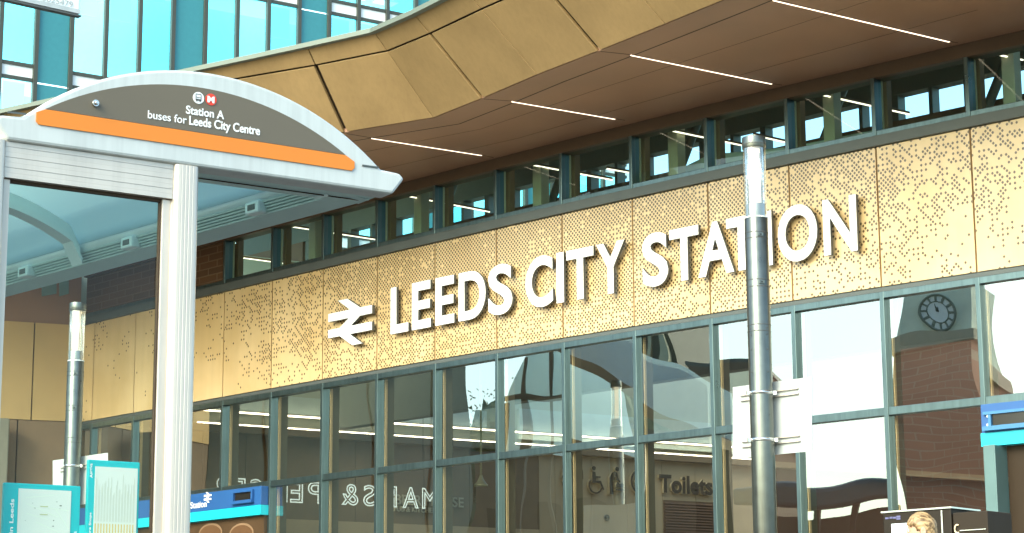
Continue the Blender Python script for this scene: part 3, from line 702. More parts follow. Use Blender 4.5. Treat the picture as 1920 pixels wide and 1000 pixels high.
woman = [circ(0, .44, .075), [(-.09, .33), (.09, .33), (.2, .0), (.15, -.02), (.12, .05), (.17, -.16), (.08, -.16), (.08, -.5), (.015, -.5), (.015, -.16), (-.015, -.16), (-.015, -.5), (-.08, -.5), (-.08, -.16), (-.17, -.16), (-.12, .05), (-.15, -.02), (-.2, 0)]]
man = [circ(0, .44, .075), [(-.15, .33), (.15, .33), (.17, 0), (.11, 0), (.10, .2), (.10, -.5), (.015, -.5), (.015, -.05), (-.015, -.05), (-.015, -.5), (-.10, -.5), (-.10, .2), (-.11, 0), (-.17, 0)]]
chair = [circ(-.08, .42, .08), [(-.15, .3), (-.02, .3), (0, .14), (.2, .14), (.2, .08), (.0, .08), (.0, -.02), (.22, -.02), (.36, -.32), (.30, -.36), (.17, -.1), (-.15, -.1)], ringp(-.02, -.2, .24, .30, 130, 345)]
change = [circ(.12, .42, .08), [(.02, .34), (.12, .28), (.18, .06), (.26, -.02), (.22, -.06), (.08, .02), (.06, .14), (-.06, .0), (-.06, -.5), (-.22, -.5), (-.22, .1), (-.1, .28)], [(.06, -.14), (.06, -.24), (.42, -.24), (.42, -.14), (.34, -.08), (.22, -.12), (.12, -.04)], [(.04, -.30), (.04, -.36), (.42, -.36), (.42, -.30)]]
roundel = [ringp(0, 0, .34, .46, 0, 360, 32)[:66], [(-.3, -.04), (.3, -.04), (.3, .04), (-.3, .04)], [(-.08, .05), (.08, .05), (.08, .2), (-.08, .2)]]
icon(woman, 1058, 897, sc_, 'pictogram'); icon(man, 1082, 899, sc_, 'pictogram'); icon(chair, 1113, 901, sc_, 'pictogram'); icon(change, 1148, 902, sc_, 'pictogram')
icon([ringp(0, 0, .40, .47, 60, 300, 28), [(-.28, -.03), (.1, -.03), (.1, .04), (-.28, .04)], [(-.2, .05), (-.06, .05), (-.06, .2), (-.2, .2)], [(-.2, -.04), (-.06, -.04), (-.06, -.28), (-.2, -.28)]], 1198, 904, sc_, 'pictogram')
# wall grille and small dome camera below the toilets sign
GR = thing('wall_grille', wall_px(1290, 990), 'brown slatted vent grille on the beige wall under the word Toilets', 'grille')
mb = MB()
for i in range(22):
    y0 = 944+i*5.2; z = wall_px(1290, y0).z
    a_, b_ = wk(1243), wk(1343)
    mb.hexa([wpt(a_, z-.03, .01), wpt(b_, z-.03, .01), wpt(b_, z-.03, .045), wpt(a_, z-.03, .045), wpt(a_, z, .01), wpt(b_, z, .01), wpt(b_, z, .03), wpt(a_, z, .03)])
mb.build('slats', mat('brown slat', (.20, .11, .055), .5), GR)
mb = MB(); mb.hexa([wpt(wk(1241), 0.6, .003), wpt(wk(1345), .6, .003), wpt(wk(1345), .6, .009), wpt(wk(1241), .6, .009), wpt(wk(1241), wall_px(1290, 940).z, .003), wpt(wk(1345), wall_px(1290, 940).z, .003), wpt(wk(1345), wall_px(1290, 940).z, .009), wpt(wk(1241), wall_px(1290, 940).z, .009)]); mb.build('frame', M['dark_brown'], GR)
DC = thing('dome_camera', wall_px(1137, 971), 'small dark dome camera on the beige wall under the pictograms', 'camera')
mb = MB(); c = wall_px(1137, 971, .0)
rings = []
for i in range(6):
    t = i/5*math.pi/2; rr = .05*math.cos(t)+.002; rings.append([c+WN*(.02+.05*math.sin(t))+WD*rr*math.cos(q*math.pi/7)+Z1*rr*math.sin(q*math.pi/7) for q in range(14)])
mb.loft(rings); mb.build('dome', M['black'], DC)
mb = MB(); mb.loft([[c+WN*o_+WD*.06*math.cos(q*math.pi/7)+Z1*.06*math.sin(q*math.pi/7) for q in range(14)] for o_ in (0, .02)]); mb.build('mount', M['fin'], DC)
# pendant lamp
PL = thing('pendant_lamp', at_depth(900, 820, 33), 'pale green pendant lamp with a bell shade hanging behind the lower windows', 'lamp')
mb = MB(); p0 = at_depth(901, 818, 33); p1 = at_depth(902, 893, 33); p0.x = p1.x; p0.y = p1.y; p0.z += 2.2
mb.tube([p0, p1], .016, 8); m_pl = mat('pale lamp enamel', (.55, .58, .44), .4); mb.build('stem', m_pl, PL)
mb = MB(); mb.loft([[p1+Vector((r*math.cos(q*math.pi/10), r*math.sin(q*math.pi/10), z)) for q in range(20)] for r, z in ((.018, .02), (.03, -.02), (.05, -.06), (.075, -.10), (.105, -.13), (.11, -.155), (.10, -.15))], caps=False); mb.build('shade', m_pl, PL)
# small warm lamps of the pub
m_bulb = mat('lit amber bulb', (1, .5, .2), .4, 0, 0, emit=(1, .38, .1), estr=9)
for px, py, lb in ((793, 877, 'tiny amber bulb hanging below the transom above the letters MAR'), (849, 871, 'tiny amber bulb hanging below the transom left of the pendant lamp')):
    th = thing('amber_bulb', wall_px(px, py, .6), lb, 'bulb', 'amber bulbs behind the lower windows')
    c = wall_px(px, py, .6); mb = MB(); mb.loft([[c+Vector((.025*math.sin(t)*math.cos(q*math.pi/5), .025*math.sin(t)*math.sin(q*math.pi/5), .03*math.cos(t))) for q in range(10)] for t in (.2, .7, 1.2, 1.57, 2, 2.5, 2.95)]); mb.build('globe', m_bulb, th)
    mb = MB(); mb.tube([c+Z1*.03, c+Z1*1.2], .004, 6); mb.build('cord', M['black'], th)

# ================================================================== entrance sign boxes
def entrance(sL, sR, zTop, zBot, label, right):
    th = thing('entrance_sign', fac((sL+sR)/2, .3, zBot), label, 'sign', 'blue sign boxes over the station entrances')
    O = .17; cs = .14
    mb = MB(); fstrip(mb, sL, sR, .04, O, zBot+cs+.002, zTop); mb.build('blue_box', M['blue_box'], th, .006)
    mb = MB(); fstrip(mb, sL-.005, sR+.005, .04, O+.012, zBot, zBot+cs); mb.build('cyan_strip', M['cyan_strip'], th)
    return th, O
s1, zt1 = fac_px(490, 911, .17); _, zb1 = fac_px(498, 964, .17)
th, O = entrance(S_COR+.05, s1, zt1, zb1, 'blue sign box reading Leeds City Station with cyan lower strip, behind the shelter post', False)
def onbox(px, py, O=.174): s_, z_ = fac_px(px, py, O); return fac(s_, O, z_), s_, z_
mb = MB(); a, sa_, za_ = onbox(357, 958); b, _, _ = onbox(388, 955); b.z = a.z; c_, _, zt_ = onbox(357, 942)
full = (b-a).length; ux = (b-a).normalized()
fit_text(mb, 'Leeds City Station', a-ux*full*1.62, ux, Z1, full*2.6, zt_-za_, .004, .015); mb.build('lettering', M['white_vinyl'], th)
mb = MB(); a, _, _ = onbox(397, 932); L_ = .28
mb.prism([a+ux*x*L_*.82-ux*.1+Z1*y*L_ for x, y in out], ux.cross(Z1)*.004); mb.build('rail_arrows', M['white_vinyl'], th)
def recess(th, x0, x1, y0, y1, frame=True):
    a, s0, z0 = onbox(x0, y1); b, s1, _ = onbox(x1, y1); _, _, z1 = onbox(x0, y0)
    mb = MB(); fstrip(mb, s0, s1,   .178, .182, z0, z1); d = mb.build('display', M['black'], th)
    mb = MB(); q = .035
    fstrip(mb, s0-q, s1+q, .174, .23, z0-.05, z0-.004); fstrip(mb, s0-q, s1+q, .174, .21, z1+.004, z1+.03); fstrip(mb, s0-q, s0-.003, .174, .21, z0-.003, z1+.003); fstrip(mb, s1+.003, s1+q, .174, .21, z0-.003, z1+.003)
    mb.build('display_frame', M['blue_box'], th)
recess(th, 441, 473, 926, 940)
s2, zt2 = fac_px(1838, 759, .17); _, zb2 = fac_px(1842, 838, .17)
th2, O = entrance(s2, s2+2.6, zt2, zb2, 'blue sign box with long dark display and cyan lower strip above the dark doorway', True)
a, s0, z0 = onbox(1862, 799); _, _, z1 = onbox(1862, 778)
mb = MB(); fstrip(mb, s0, s0+1.6,   .178, .182, z0, z1); mb.build('display', M['black'], th2)
mb = MB(); fstrip(mb, s0-.08, s0+1.7, .174, .24, z0-.05, z0-.004); fstrip(mb, s0-.08, s0+1.7, .174, .21, z1+.004, z1+.035); fstrip(mb, s0-.03, s0-.004, .174, .21, z0, z1); mb.build('display_frame', mat('lighter blue trim', (.05, .19, .38), .4), th2)
mb = MB()
for yy in (781, 797):
    p, _, _ = onbox(1853, yy); nn_ = seg(12)[1]; mb.tube([p, p+nn_*.02], .014, 10)
mb.build('bolt', M['steel'], th2)
# doorway under the right box: pale jamb and dark opening
sJ0, _ = fac_px(1864, 900, .1); sJ1, _ = fac_px(1886, 900, .1)
DW = thing('doorway', fac(sJ1+.8, .1, 0), 'dark station doorway with a teal grey jamb under the right blue sign box', 'doorway')
mb = MB(); fstrip(mb, sJ0, sJ1, .04, .30, .13, zb2-.004); mb.build('jamb', mat('teal grey jamb', (.11, .19, .19), .4, .2), DW, .006)
mb = MB(); fstrip(mb, sJ1+.01, s2+2.6, .035, .06, .13, zb2-.004); mb.build('door_leaf', mat('dark brown door', (.035, .022, .012), .55, spec=.2), DW)
M['print_rim'] = mat('print cream', (.26, .16, .09), .5); M['print_cof'] = mat('print coffee', (.13, .065, .03), .4)
# posters under the left box
PO = thing('poster', fac(0, .1, 2), 'brown poster with two coffee cups seen from above, below the left blue sign box', 'poster')
sP0, zP1 = fac_px(330, 968, .1); sP1, _ = fac_px(495, 968, .1)
sP0 = S_COR+.05
zPt = zb1-.01
mb = MB(); fstrip(mb, sP0, sP1, .04, .1, .9, zPt); mb.build('backing', mat('coffee brown print', (.075, .042, .02), .4, 0, .3, 2), PO)
for px in (395, 453, 300):
    mb2 = MB(); mb3 = MB()
    s_, z_ = fac_px(px, 985, .105); c = fac(s_, .104, z_); nn_ = seg(0)[1]; t_ = seg(0)[0]; r_ = .30
    mb2.prism([c+t_*r_*math.cos(i*math.pi/16)+Z1*(-.13+.16*math.sin(i*math.pi/16)) for i in range(32)], nn_*.004)
    mb3.prism([c+nn_*.005+t_*r_*.9*math.cos(i*math.pi/16)+Z1*(-.13+.13*math.sin(i*math.pi/16)) for i in range(32)], nn_*.004)
    o = mb2.build('cup_rim', M['print_rim'], PO); mb3.build('coffee', M['print_cof'], o)

# ================================================================== lamp columns
def lamp_column(base, label):
    th = thing('lamp_column', base, label, 'lamp post', 'lit glass topped lamp columns')
    zz = lambda py: at_depth(1424, py, D1).z
    r = .1005
    def cyl(z0, z1, rad, name, m, n=28):
        mb = MB(); mb.loft([[base+Vector((rad*math.cos(q*2*math.pi/n), rad*math.sin(q*2*math.pi/n), z)) for q in range(n)] for z in (z0, z1)]); return mb.build(name, m, th, .003)
    zt = zz(259); zc = zz(280); zl = zz(384); zr = zz(411)
    cyl(0, .5, r*1.35, 'base_sleeve', M['lamp_dark']); cyl(.5, zr, r, 'column', M['lamp_steel'])
    cap = cyl(zc, zt, r*1.03, 'cap', M['lamp_steel']); cyl(zc+.03, zc+.042, r*1.045, 'cap_ring', M['lamp_dark'])
    mb = MB(); n = 32; mb.loft([[base+Vector((r*.97*math.cos(q*2*math.pi/n), r*.97*math.sin(q*2*math.pi/n), z)) for q in range(n)] for z in (zr+.002, zc-.002)], caps=False); lens = mb.build('lens', M['lens'], th)
    cyl(zr+.002, zl, r*.86, 'lens_sleeve', mat('inner sleeve', (.25, .25, .23), .4, .6)); cyl(zr, zr+.012, r*1.02, 'lens_ring', M['sign_white'])
    mb = MB(); mb.loft([[base+Vector((q2*math.cos(q*2*math.pi/n), q2*math.sin(q*2*math.pi/n), z)) for q in range(n)] for q2, z in ((r*.42, zl), (r*.42, zc-.03), (r*.55, zc-.028), (r*.55, zc-.003))]); mb.build('emitter', mat('lit emitter tube', (.9, .8, .65), .4, 0, 0, emit=(1, .78, .52), estr=.32), th)
    for k in range(4):
        mb = MB(); t = k*math.pi/2+.6; p = base+Vector((r*.8*math.cos(t), r*.8*math.sin(t), 0)); mb.tube([p+Z1*zl, p+Z1*(zc-.003)], .004, 6); mb.build('lens_rod', M['steel'], th)
    for y in (438, 449, 527, 532+8, 611, 623):
        z = zz(y); cyl(z-.004, z+.004, r*1.025, 'joint_ring', M['lamp_dark'])
    for y in (444, 533):
        z = zz(y); d = Vector((.22, -.97, 0)).normalized(); s_ = Vector((-d.y, d.x, 0)); c = base+d*r+Z1*z
        mb = MB(); mb.cbox(c, s_*.05, d*.012, Z1*.03); pl = mb.build('access_plate', M['lamp_steel'], th, .002)
        mb = MB(); mb.cbox(c+d*.007, s_*.018, d*.004, Z1*.01); mb.build('slot', M['black'], pl)
    for y in (618, 630, 658, 700, 780):
        for sx in (-.8, .55):
            d = Vector((sx, -math.sqrt(1-sx*sx), 0)); c = base+d*r+Z1*zz(y); mb = MB(); mb.tube([c-d*.002, c+d*.006], .006, 8); mb.build('screw', M['lamp_dark'], th)
    return th
D1 = 18.0
b1 = at_depth(1424, 630, D1); b1.z = 0
lamp = lamp_column(b1, 'tall grey lamp column with clear lit top standing in front of the station letters')
ztop = at_depth(1424, 259, D1).z
r_ = ray(147, 569); d2 = (ztop-CAMZ)/r_.z*r_.y
b2 = at_depth(140, 740, d2); b2.z = 0
print('lamp2 depth', d2, b2)
lamp2 = copy_tree(lamp); lamp2.location = b2; lamp2['label'] = 'lamp column with clear lit top seen through the bus shelter glass at the left'
# sign panels strapped to the columns (backs towards us)
FT = seg(8)[0]; FN = seg(8)[1]
def back_sign(base, x0, x1, yt0, yt1, yb0, straps, rails, label, depth_off=.13):
    th = thing('sign_panel', base-FN*depth_off+Z1*2.5, label, 'sign', 'white sign panels on lamp columns')
    P = lambda x, y, o=0: on_plane(x, y, base-FN*(depth_off+o), FN)
    q = [P(x0, yb0), P(x1, yb0-(yt0-yt1)), P(x1, yt1), P(x0, yt0)]
    zt, zb = (q[2].z+q[3].z)/2, (q[0].z+q[1].z)/2
    for i, z in enumerate((zb, zb, zt, zt)): q[i].z = z
    mb = MB(); mb.prism(q, -FN*.004); mb.build('panel', M['panel_grey'], th)
    a, b = q[0], q[1]
    for y in rails:
        z = P((x0+x1)/2, y).z; u = (b-a); u.z = 0; L = u.length; u.normalize(); c = a+u*L*.13; c.z = z
        for dz in (-.022, .022):
            mb = MB(); mb.box(c+Z1*(dz-.005)+FN*.002, u*L*.74, FN*.02, Z1*.010); mb.build('rail', M['alum'], th)
        mb = MB(); n = 28; rr = .1045
        mb.loft([[Vector((base.x+rad*math.cos(k*2*math.pi/n), base.y+rad*math.sin(k*2*math.pi/n), z+dz)) for k in range(n)] for rad, dz in ((rr-.006, -.014), (rr, -.014), (rr, .014), (rr-.006, .014))], caps=False); mb.build('strap', M['steel'], th)
        for sx in (-1, 1):
            d = Vector((sx*.98, -.2, 0)); mb = MB(); mb.cbox(Vector((base.x, base.y, z))+d*.115, d*.03, Vector((-d.y, d.x, 0))*.018, Z1*.03); mb.build('clamp', M['steel'], th)
back_sign(b1, 1374, 1522, 727, 706, 864, 0, (740, 828), 'white sign panel seen from behind, strapped to the right lamp column')
back_sign(b2, 99, 202, 860, 853, 950, 0, (876,), 'white sign panel on the lamp column behind the bus shelter glass')

# ================================================================== bus shelter
SU = Vector((math.sin(R(56.8)), math.cos(R(56.8)), 0)); SN = Vector((SU.y, -SU.x, 0)); SB_ = -SN    # SN faces us
P0 = at_depth(352, 330, 8.2); PB0 = Vector((P0.x, P0.y, 0))
SHL = thing('bus_shelter', PB0, 'pale grey bus shelter with arched end sign, aluminium posts and a curved glass roof', 'bus shelter')
def sp(px, py, off=0): return on_plane(px, py, P0+SN*off, SN)       # point on the sign plane
def shp(a, z, off=0): p = PB0+SU*a+SN*off; return Vector((p.x, p.y, z))
def sl_(px, py, off=0): p = sp(px, py, off); return (p-PB0).dot(SU), p.z
arc = [(42, 188), (126, 154), (194, 137.5), (262, 130), (336, 130), (399, 137.5), (415, 141), (490, 169), (565, 203), (640, 250), (711, 314)]
tail = [(715, 317.5), (750, 325), (759, 336), (737.5, 362)]
A = [sl_(*p) for p in arc]; Tl = [sl_(*p) for p in tail]; zbot = sl_(737.5, 362)[1]; zbl = sl_(2, 262)[1]
print('shelter arc', [(round(a, 2), round(z, 2)) for a, z in A], [(round(a, 2), round(z, 2)) for a, z in Tl], zbot, zbl)
zbot = (zbot+zbl)/2
a_mid = (sl_(352, 326)[0]+sl_(-8, 270)[0])/2
# smooth symmetric arch from measured right half
topz = max(z for a, z in A); amax = [a for a, z in A if z == topz][0]
half = Tl[0][0]-amax; hgt = topz-Tl[0][1]
def fitz(a):                       # interpolate the measured arc, mirrored on the left
    x = abs(a-amax); pts_ = sorted([(abs(q-amax), z) for q, z in A if q >= amax-.01]+[(Tl[0][0]-amax, Tl[0][1])])
    for (x0, z0), (x1, z1) in zip(pts_[:-1], pts_[1:]):
        if x0 <= x <= x1: return z0+(z1-z0)*(x-x0)/(x1-x0+1e-9)
    return pts_[-1][1]
# quadratic/circular fit for smoothness
cR = (half*half+hgt*hgt)/(2*hgt)
def archz(a, dz=0): return topz-cR+math.sqrt(max(0, cR*cR-(a-amax)**2))+dz
N = 40
upper = [(amax+half*(1-2*i/N), archz(amax+half*(1-2*i/N))) for i in range(N+1)]
rt = Tl; lt = [(2*amax-a, z) for a, z in Tl][::-1]
zrt = zbot
outl = [(Tl[3][0], zbot), (Tl[2][0], Tl[2][1]), (Tl[1][0], Tl[1][1])]+upper+[(2*amax-Tl[1][0], Tl[1][1]), (2*amax-Tl[2][0], Tl[2][1]), (2*amax-Tl[3][0], zbot)]
mb = MB(); mb.prism([shp(a, z, 0) for a, z in outl], SB_*.11); shell = mb.build('sign_shell', M['shel_grey'], SHL, .012)
# brown field and orange strip, slightly proud of the shell
bro = [(85, 205), (134, 182.5), (190, 169), (265, 160), (321, 160), (377.5, 164.5), (452, 182.5), (527, 212.5), (602, 257.5), (647, 291)]
mb = MB(); mb.prism([sp(x, y, .003) for x, y in bro], SN*.003)
# smooth the brown arc with a circle through three of its points
def circ3(p, q, r):
    ax, ay, bx, by, cx, cy = *p, *q, *r
    d = 2*(ax*(by-cy)+bx*(cy-ay)+cx*(ay-by))
    ux = ((ax*ax+ay*ay)*(by-cy)+(bx*bx+by*by)*(cy-ay)+(cx*cx+cy*cy)*(ay-by))/d
    uy = ((ax*ax+ay*ay)*(cx-bx)+(bx*bx+by*by)*(ax-cx)+(cx*cx+cy*cy)*(bx-ax))/d
    return ux, uy, math.hypot(ax-ux, ay-uy)
bl, bm_, br_ = sl_(85, 205), sl_(340, 160.8), sl_(647, 291)
ux_, uy_, ur_ = circ3(bl, bm_, br_)
xs = [bl[0]+(br_[0]-bl[0])*i/40 for i in range(41)]
mb = MB(); mb.prism([shp(x, uy_+math.sqrt(max(0, ur_**2-(x-ux_)**2)), .001) for x in xs], SN*.004); mb.build('brown_field', M['sign_brown'], shell)
org = [(85, 205.6), (68, 211), (67, 228), (72, 234), (659, 320.5), (664, 315.6), (664, 304), (647, 291.6)]
mb = MB(); mb.prism([sp(x, y, .001) for x, y in org], SN*.0045); mb.build('orange_strip', M['orange'], shell)
mb = MB()
def stext(s, x0, y0, x1, ytop, bold, px_h=None):
    a = sp(x0, y0, .006); b = sp(x1, y0, .006); aa = (a-PB0).dot(SU); wd = (sp(x1, y0+(x1-x0)*.143, .006)-PB0).dot(SU)-aa
    fit_text(mb, s, a, SU, Z1, wd, sp(x0, ytop, .006).z-a.z, .0015, bold, SN)
stext('Station A', 348.5, 213.5, 420, 197.5, .022)
stext('buses for', 277, 222, 350, 206.8, .008)
stext('Leeds City Centre', 354.5, 239.5, 487, 217, .022)
mb.build('lettering', M['white_vinyl'], shell)
def disc(px, py, r, m, name, off=.006):
    c = sp(px, py, off); mb = MB(); mb.prism([c+SU*r*math.cos(i*math.pi/16)+Z1*r*math.sin(i*math.pi/16) for i in range(32)], SN*.0015); return mb.build(name, m, shell)
rd = (sp(372, 173).z-sp(372, 195).z)/2
d1 = disc(372, 184, rd, M['white_vinyl'], 'bus_roundel'); disc(395.5, 187, rd, M['red_vinyl'], 'red_roundel')
mb = MB(); c = sp(395.5, 187, .008); me_w = rd*1.25; fit_text(mb, 'M', c-SU*me_w/2-Z1*rd*.55, SU, Z1, me_w, rd*1.1, .0012, .05, SN); mb.build('letter', M['white_vinyl'], shell)
c = sp(372, 184, .008); mb = MB()
def rr(x0, x1, y0, y1): mb.prism([c+SU*x*rd+Z1*y*rd for x, y in ((x0, y0), (x1, y0), (x1, y1), (x0, y1))], SN*.0012)
rr(-.5, .5, -.45, -.2); rr(-.5, -.42, -.2, .6); rr(.42, .5, -.2, .6); rr(-.5, .5, .6, .68); rr(-.42, .42, .05, .12); rr(-.4, -.2, -.62, -.45); rr(.2, .4, -.62, -.45)
mb.build('bus_symbol', M['black_vinyl'], shell)
mb = MB(); c = sp(178, 194.5, .006)
mb.tube([c, c+SN*.012], .013, 14); mb.tube([c+SN*.012, c+SN*.024], [.009, .006], 14); mb.build('bolt', M['steel'], shell)
for x0, x1, y in ((679, 710, 314), (14, 49, 214)):
    mb = MB(); a = sp(x0, y-2, .001); b = sp(x1, y+2, .001); mb.box(a, (b-a), SN*.003, Z1*.007); mb.build('slot', M['flash'], shell)

# posts with fluted aluminium profile
def post(acx, wd, name):
    hw = wd/2; prof = []
    n = 7
    for sx, sy, dx, dy in ((-1, 1, 1, 0), (1, 1, 0, -1), (1, -1, -1, 0), (-1, -1, 0, 1)):
        # one side from corner to corner, grooved
        for i in range(n):
            t = -1+2*(i+.5)/n
            for e, dep in ((-.42, .0), (.25, .0), (.32, .022), (.40, .022)):
                q = t+e*2/n; q = max(-.86, min(.86, q))
                x = (dx*q if dx else sx)*1.0; y = (dy*q if dy else sy)*1.0
                if dx: y = sy*(1-dep)
                else: x = sx*(1-dep)
                k_ = 1/max(1, (abs(x)**5+abs(y)**5)**.2)**1.0; prof.append((x*hw*k_, y*hw*k_))
    mb = MB(); rings = [[PB0+SU*(acx+x)+SN*(y-.055)+Z1*z for x, y in prof] for z in (0, zbot-.001)]
    mb.loft(rings, smooth=False); return mb.build(name, M['alum'], SHL)
aP = sl_(352.5, 330)[0]; aL = sl_(-13, 300)[0]
wP = sl_(376, 330)[0]-sl_(329, 325)[0]
print('post width', wP, 'a', aP, aL, 'zbot', zbot)
post(aP, wP, 'post'); post(aL, wP, 'post')
# header bar under the sign, glass frame and pane
zh = sl_(150, 348)[1]
aHL, aHR = aL+wP/2, aP-wP/2
mb = MB()
nst = 7
for i in range(nst):
    z0 = zh+(zbot-zh)*i/nst; z1 = zh+(zbot-zh)*(i+1)/nst-.0008; o_ = .0 if i % 2 == 0 else -.0015
    mb.box(shp(aHL, z0, -.02+o_), SU*(aHR-aHL), SB_*.07, Z1*(z1-z0))
mb.build('header_bar', M['alum'], SHL)
fw = .036
mb = MB(); mb.box(shp(aHR-fw, .25, -.035), SU*fw, SB_*.045, Z1*(zh-.252)); mb.build('glazing_bead', M['alum'], SHL, .003)
mb = MB(); mb.box(shp(aHL, .25, -.035), SU*fw*.8, SB_*.045, Z1*(zh-.252)); mb.build('glazing_bead', M['alum'], SHL, .003)
mb = MB(); mb.box(shp(aHR-fw-.0065, .25, -.045), SU*.006, SB_*.02, Z1*(zh-.254)); mb.build('glazing_gasket', M['seam'], SHL)
mb = MB(); mb.box(shp(aHL+fw*.8, zh-.012, -.045), SU*(aHR-aHL-1.8*fw), SB_*.02, Z1*.0115); mb.build('glazing_gasket', M['seam'], SHL)
mb = MB(); mb.box(shp(aHL, .15, -.035), SU*(aHR-aHL), SB_*.05, Z1*.098); mb.build('bottom_rail', M['alum'], SHL, .003)
mb = MB(); mb.box(shp(aHL+.02, .25, -.055), SU*(aHR-aHL-.04), SB_*.008, Z1*(zh-.26)); mb.build('glass_panel', M['shel_glass'], SHL)

# roof: right eave beam, ribs, curved glazing; runs back along SV
SV = Vector((-.687, .727, 0)).normalized(); SI = Vector((-SV.y, SV.x, 0))
if SI.x > 0: SI = -SI              # towards the middle of the shelter
G0 = sp(737.5, 362, 0); G0.z = zbot
def eave(px, py, inw): return on_plane(px, py, G0+SI*inw, SI).z
LEN = 6.0
prof = [(.0, 0.0)]
zb1_ = eave(158, 496, .13); zb2_ = eave(158, 469, .17); zb3_ = eave(158, 450, .15)
print('eave z', zbot, zb1_, zb2_, zb3_, 'line check', eave(158, 518, 0))
mb = MB()
def run(mb, prof, l0, l1, closed=True): mb.loft([[Vector((G0.x, G0.y, 0))+SI*i_+SV*l_+Z1*z_ for i_, z_ in prof] for l_ in (l0, l1)], closed, closed, smooth=False)
run(mb, [(0, zbot), (.13, zb1_), (.10, zb1_+.09), (0, zbot+.1)], 0.16, LEN); mb.build('eave_plate', M['shel_under'], SHL)
mb = MB(); nr = 5
for i in range(nr):
    t0, t1 = i/nr, (i+.62)/nr
    run(mb, [(.132+.04*t0, zb1_+(zb2_-zb1_)*t0), (.132+.04*t1, zb1_+(zb2_-zb1_)*t1), (.112+.04*t1, zb1_+(zb2_-zb1_)*t1), (.112+.04*t0, zb1_+(zb2_-zb1_)*t0)], .05, LEN)
run(mb, [(.118, zb1_), (.158, zb2_), (.10, zb2_), (.10, zb1_)], .05, LEN)
mb.build('ribbed_gutter', M['shel_under'], SHL)
rt_ = (zb3_-zb2_)/2+.012
mb = MB(); c0 = Vector((G0.x, G0.y, 0))+SI*.135+Z1*((zb2_+zb3_)/2); mb.tube([c0+SV*.05, c0+SV*LEN], rt_, 20); mb.build('gutter_tube', M['shel_tube'], SHL)
for px in (48, 243, 478):                       # lamp brackets on the ribs
    # find length along SV for this pixel on the inner plane
    p = on_plane(px, 520 if px < 100 else (457 if px < 300 else 390), G0+SI*.17, SI); l_ = (p-G0).dot(SV)
    c = Vector((G0.x, G0.y, 0))+SI*.165+SV*l_+Z1*((zb1_+zb2_)/2)
    mb = MB(); mb.cbox(c, SV*.10, SI*.05, Z1*.055); o = mb.build('gutter_bracket', M['shel_tube'], SHL, .008)
    mb = MB(); mb.cbox(c+SI*.026, SV*.05, SI*.004, Z1*.025); mb.build('bracket_slot', M['flash'], o)
# soffit plate between the sign and the glazed bay
mb = MB(); mb.box(shp(aL-wP, zbot+.006, -.112), SU*(Tl[3][0]-.02-aL+wP), SB_*.15, Z1*.05); mb.build('end_soffit', M['shel_under'], SHL)
mb = MB(); mb.box(shp(aP+wP*.5, zbot+.002, -.19), SU*(Tl[3][0]-.05-aP-wP*.5), SB_*.006, Z1*.0035); mb.build('soffit_joint', M['seam'], SHL)
# left eave
mb = MB(); GL = shp(2*amax-Tl[3][0], 0, 0)
mb.loft([[GL-SI*i_+SV*l_+Z1*z_ for i_, z_ in [(0, zbot), (.13, zb1_), (.10, zb1_+.09), (0, zbot+.1)]] for l_ in (.12, LEN)], smooth=False); mb.build('eave_plate', M['shel_under'], SHL)
# arch ribs and roof glass
def archpt(i, N_, l_, dz=0, dn=0):
    a = Tl[0][0]-.13 - (2*half-.26)*i/N_; z = archz(a)+dz if 0 < i < N_ else zb3_+dz
    return shp(a, z-.02, 0)+SV*l_
_q = on_plane(172, 447, G0+SI*.13, SI); lR = (_q-G0).dot(SV); print('rib l', lR)
for l_ in (lR-1.9, lR, lR+1.9):
    mb = MB()
    for dz0, wd_, hh_ in ((0, .05, .05), (-.05, .09, .03)):
        rings = []
        for i in range(25):
            c = archpt(i, 24, l_, dz0-.03); rings.append([c+SV*wd_/2, c-SV*wd_/2, c-SV*wd_/2-Z1*hh_, c+SV*wd_/2-Z1*hh_])
        mb.loft(rings, smooth=False)
    mb.build('roof_rib', M['shel_tube'], SHL)
mroof = bpy.data.materials.new('frosted roof glazing'); mroof.use_nodes = True
nn_ = mroof.node_tree.nodes; ll_ = mroof.node_tree.links; nn_.remove(nn_['Principled BSDF'])
d_ = nn_.new('ShaderNodeBsdfTranslucent'); d_.inputs[0].default_value = (.42, .60, .54, 1); df_ = nn_.new('ShaderNodeBsdfDiffuse'); df_.inputs[0].default_value = (.30, .40, .36, 1)
g_ = nn_.new('ShaderNodeBsdfGlossy'); g_.inputs['Roughness'].default_value = .12; g_.inputs['Color'].default_value = (.8, 1, 1, 1)
m1_ = nn_.new('ShaderNodeMixShader'); m1_.inputs[0].default_value = .35; ll_.new(d_.outputs[0], m1_.inputs[1]); ll_.new(df_.outputs[0], m1_.inputs[2])
m2_ = nn_.new('ShaderNodeMixShader'); m2_.inputs[0].default_value = .07; ll_.new(m1_.outputs[0], m2_.inputs[1]); ll_.new(g_.outputs[0], m2_.inputs[2]); ll_.new(m2_.outputs[0], nn_['Material Output'].inputs[0])
mb = MB(); mb.loft([[archpt(i, 24, l_, -.012) for i in range(25)] for l_ in (.15, LEN)], closed=False, caps=False); mb.build('roof_glazing', mroof, SHL)
# far posts
for a_ in (aP, aL):
    mb = MB(); mb.cbox(shp(a_, zbot/2, 0)+SV*LEN*.97, SU*wP, SN*wP, Z1*zbot); mb.build('post', M['alum'], SHL, .01)

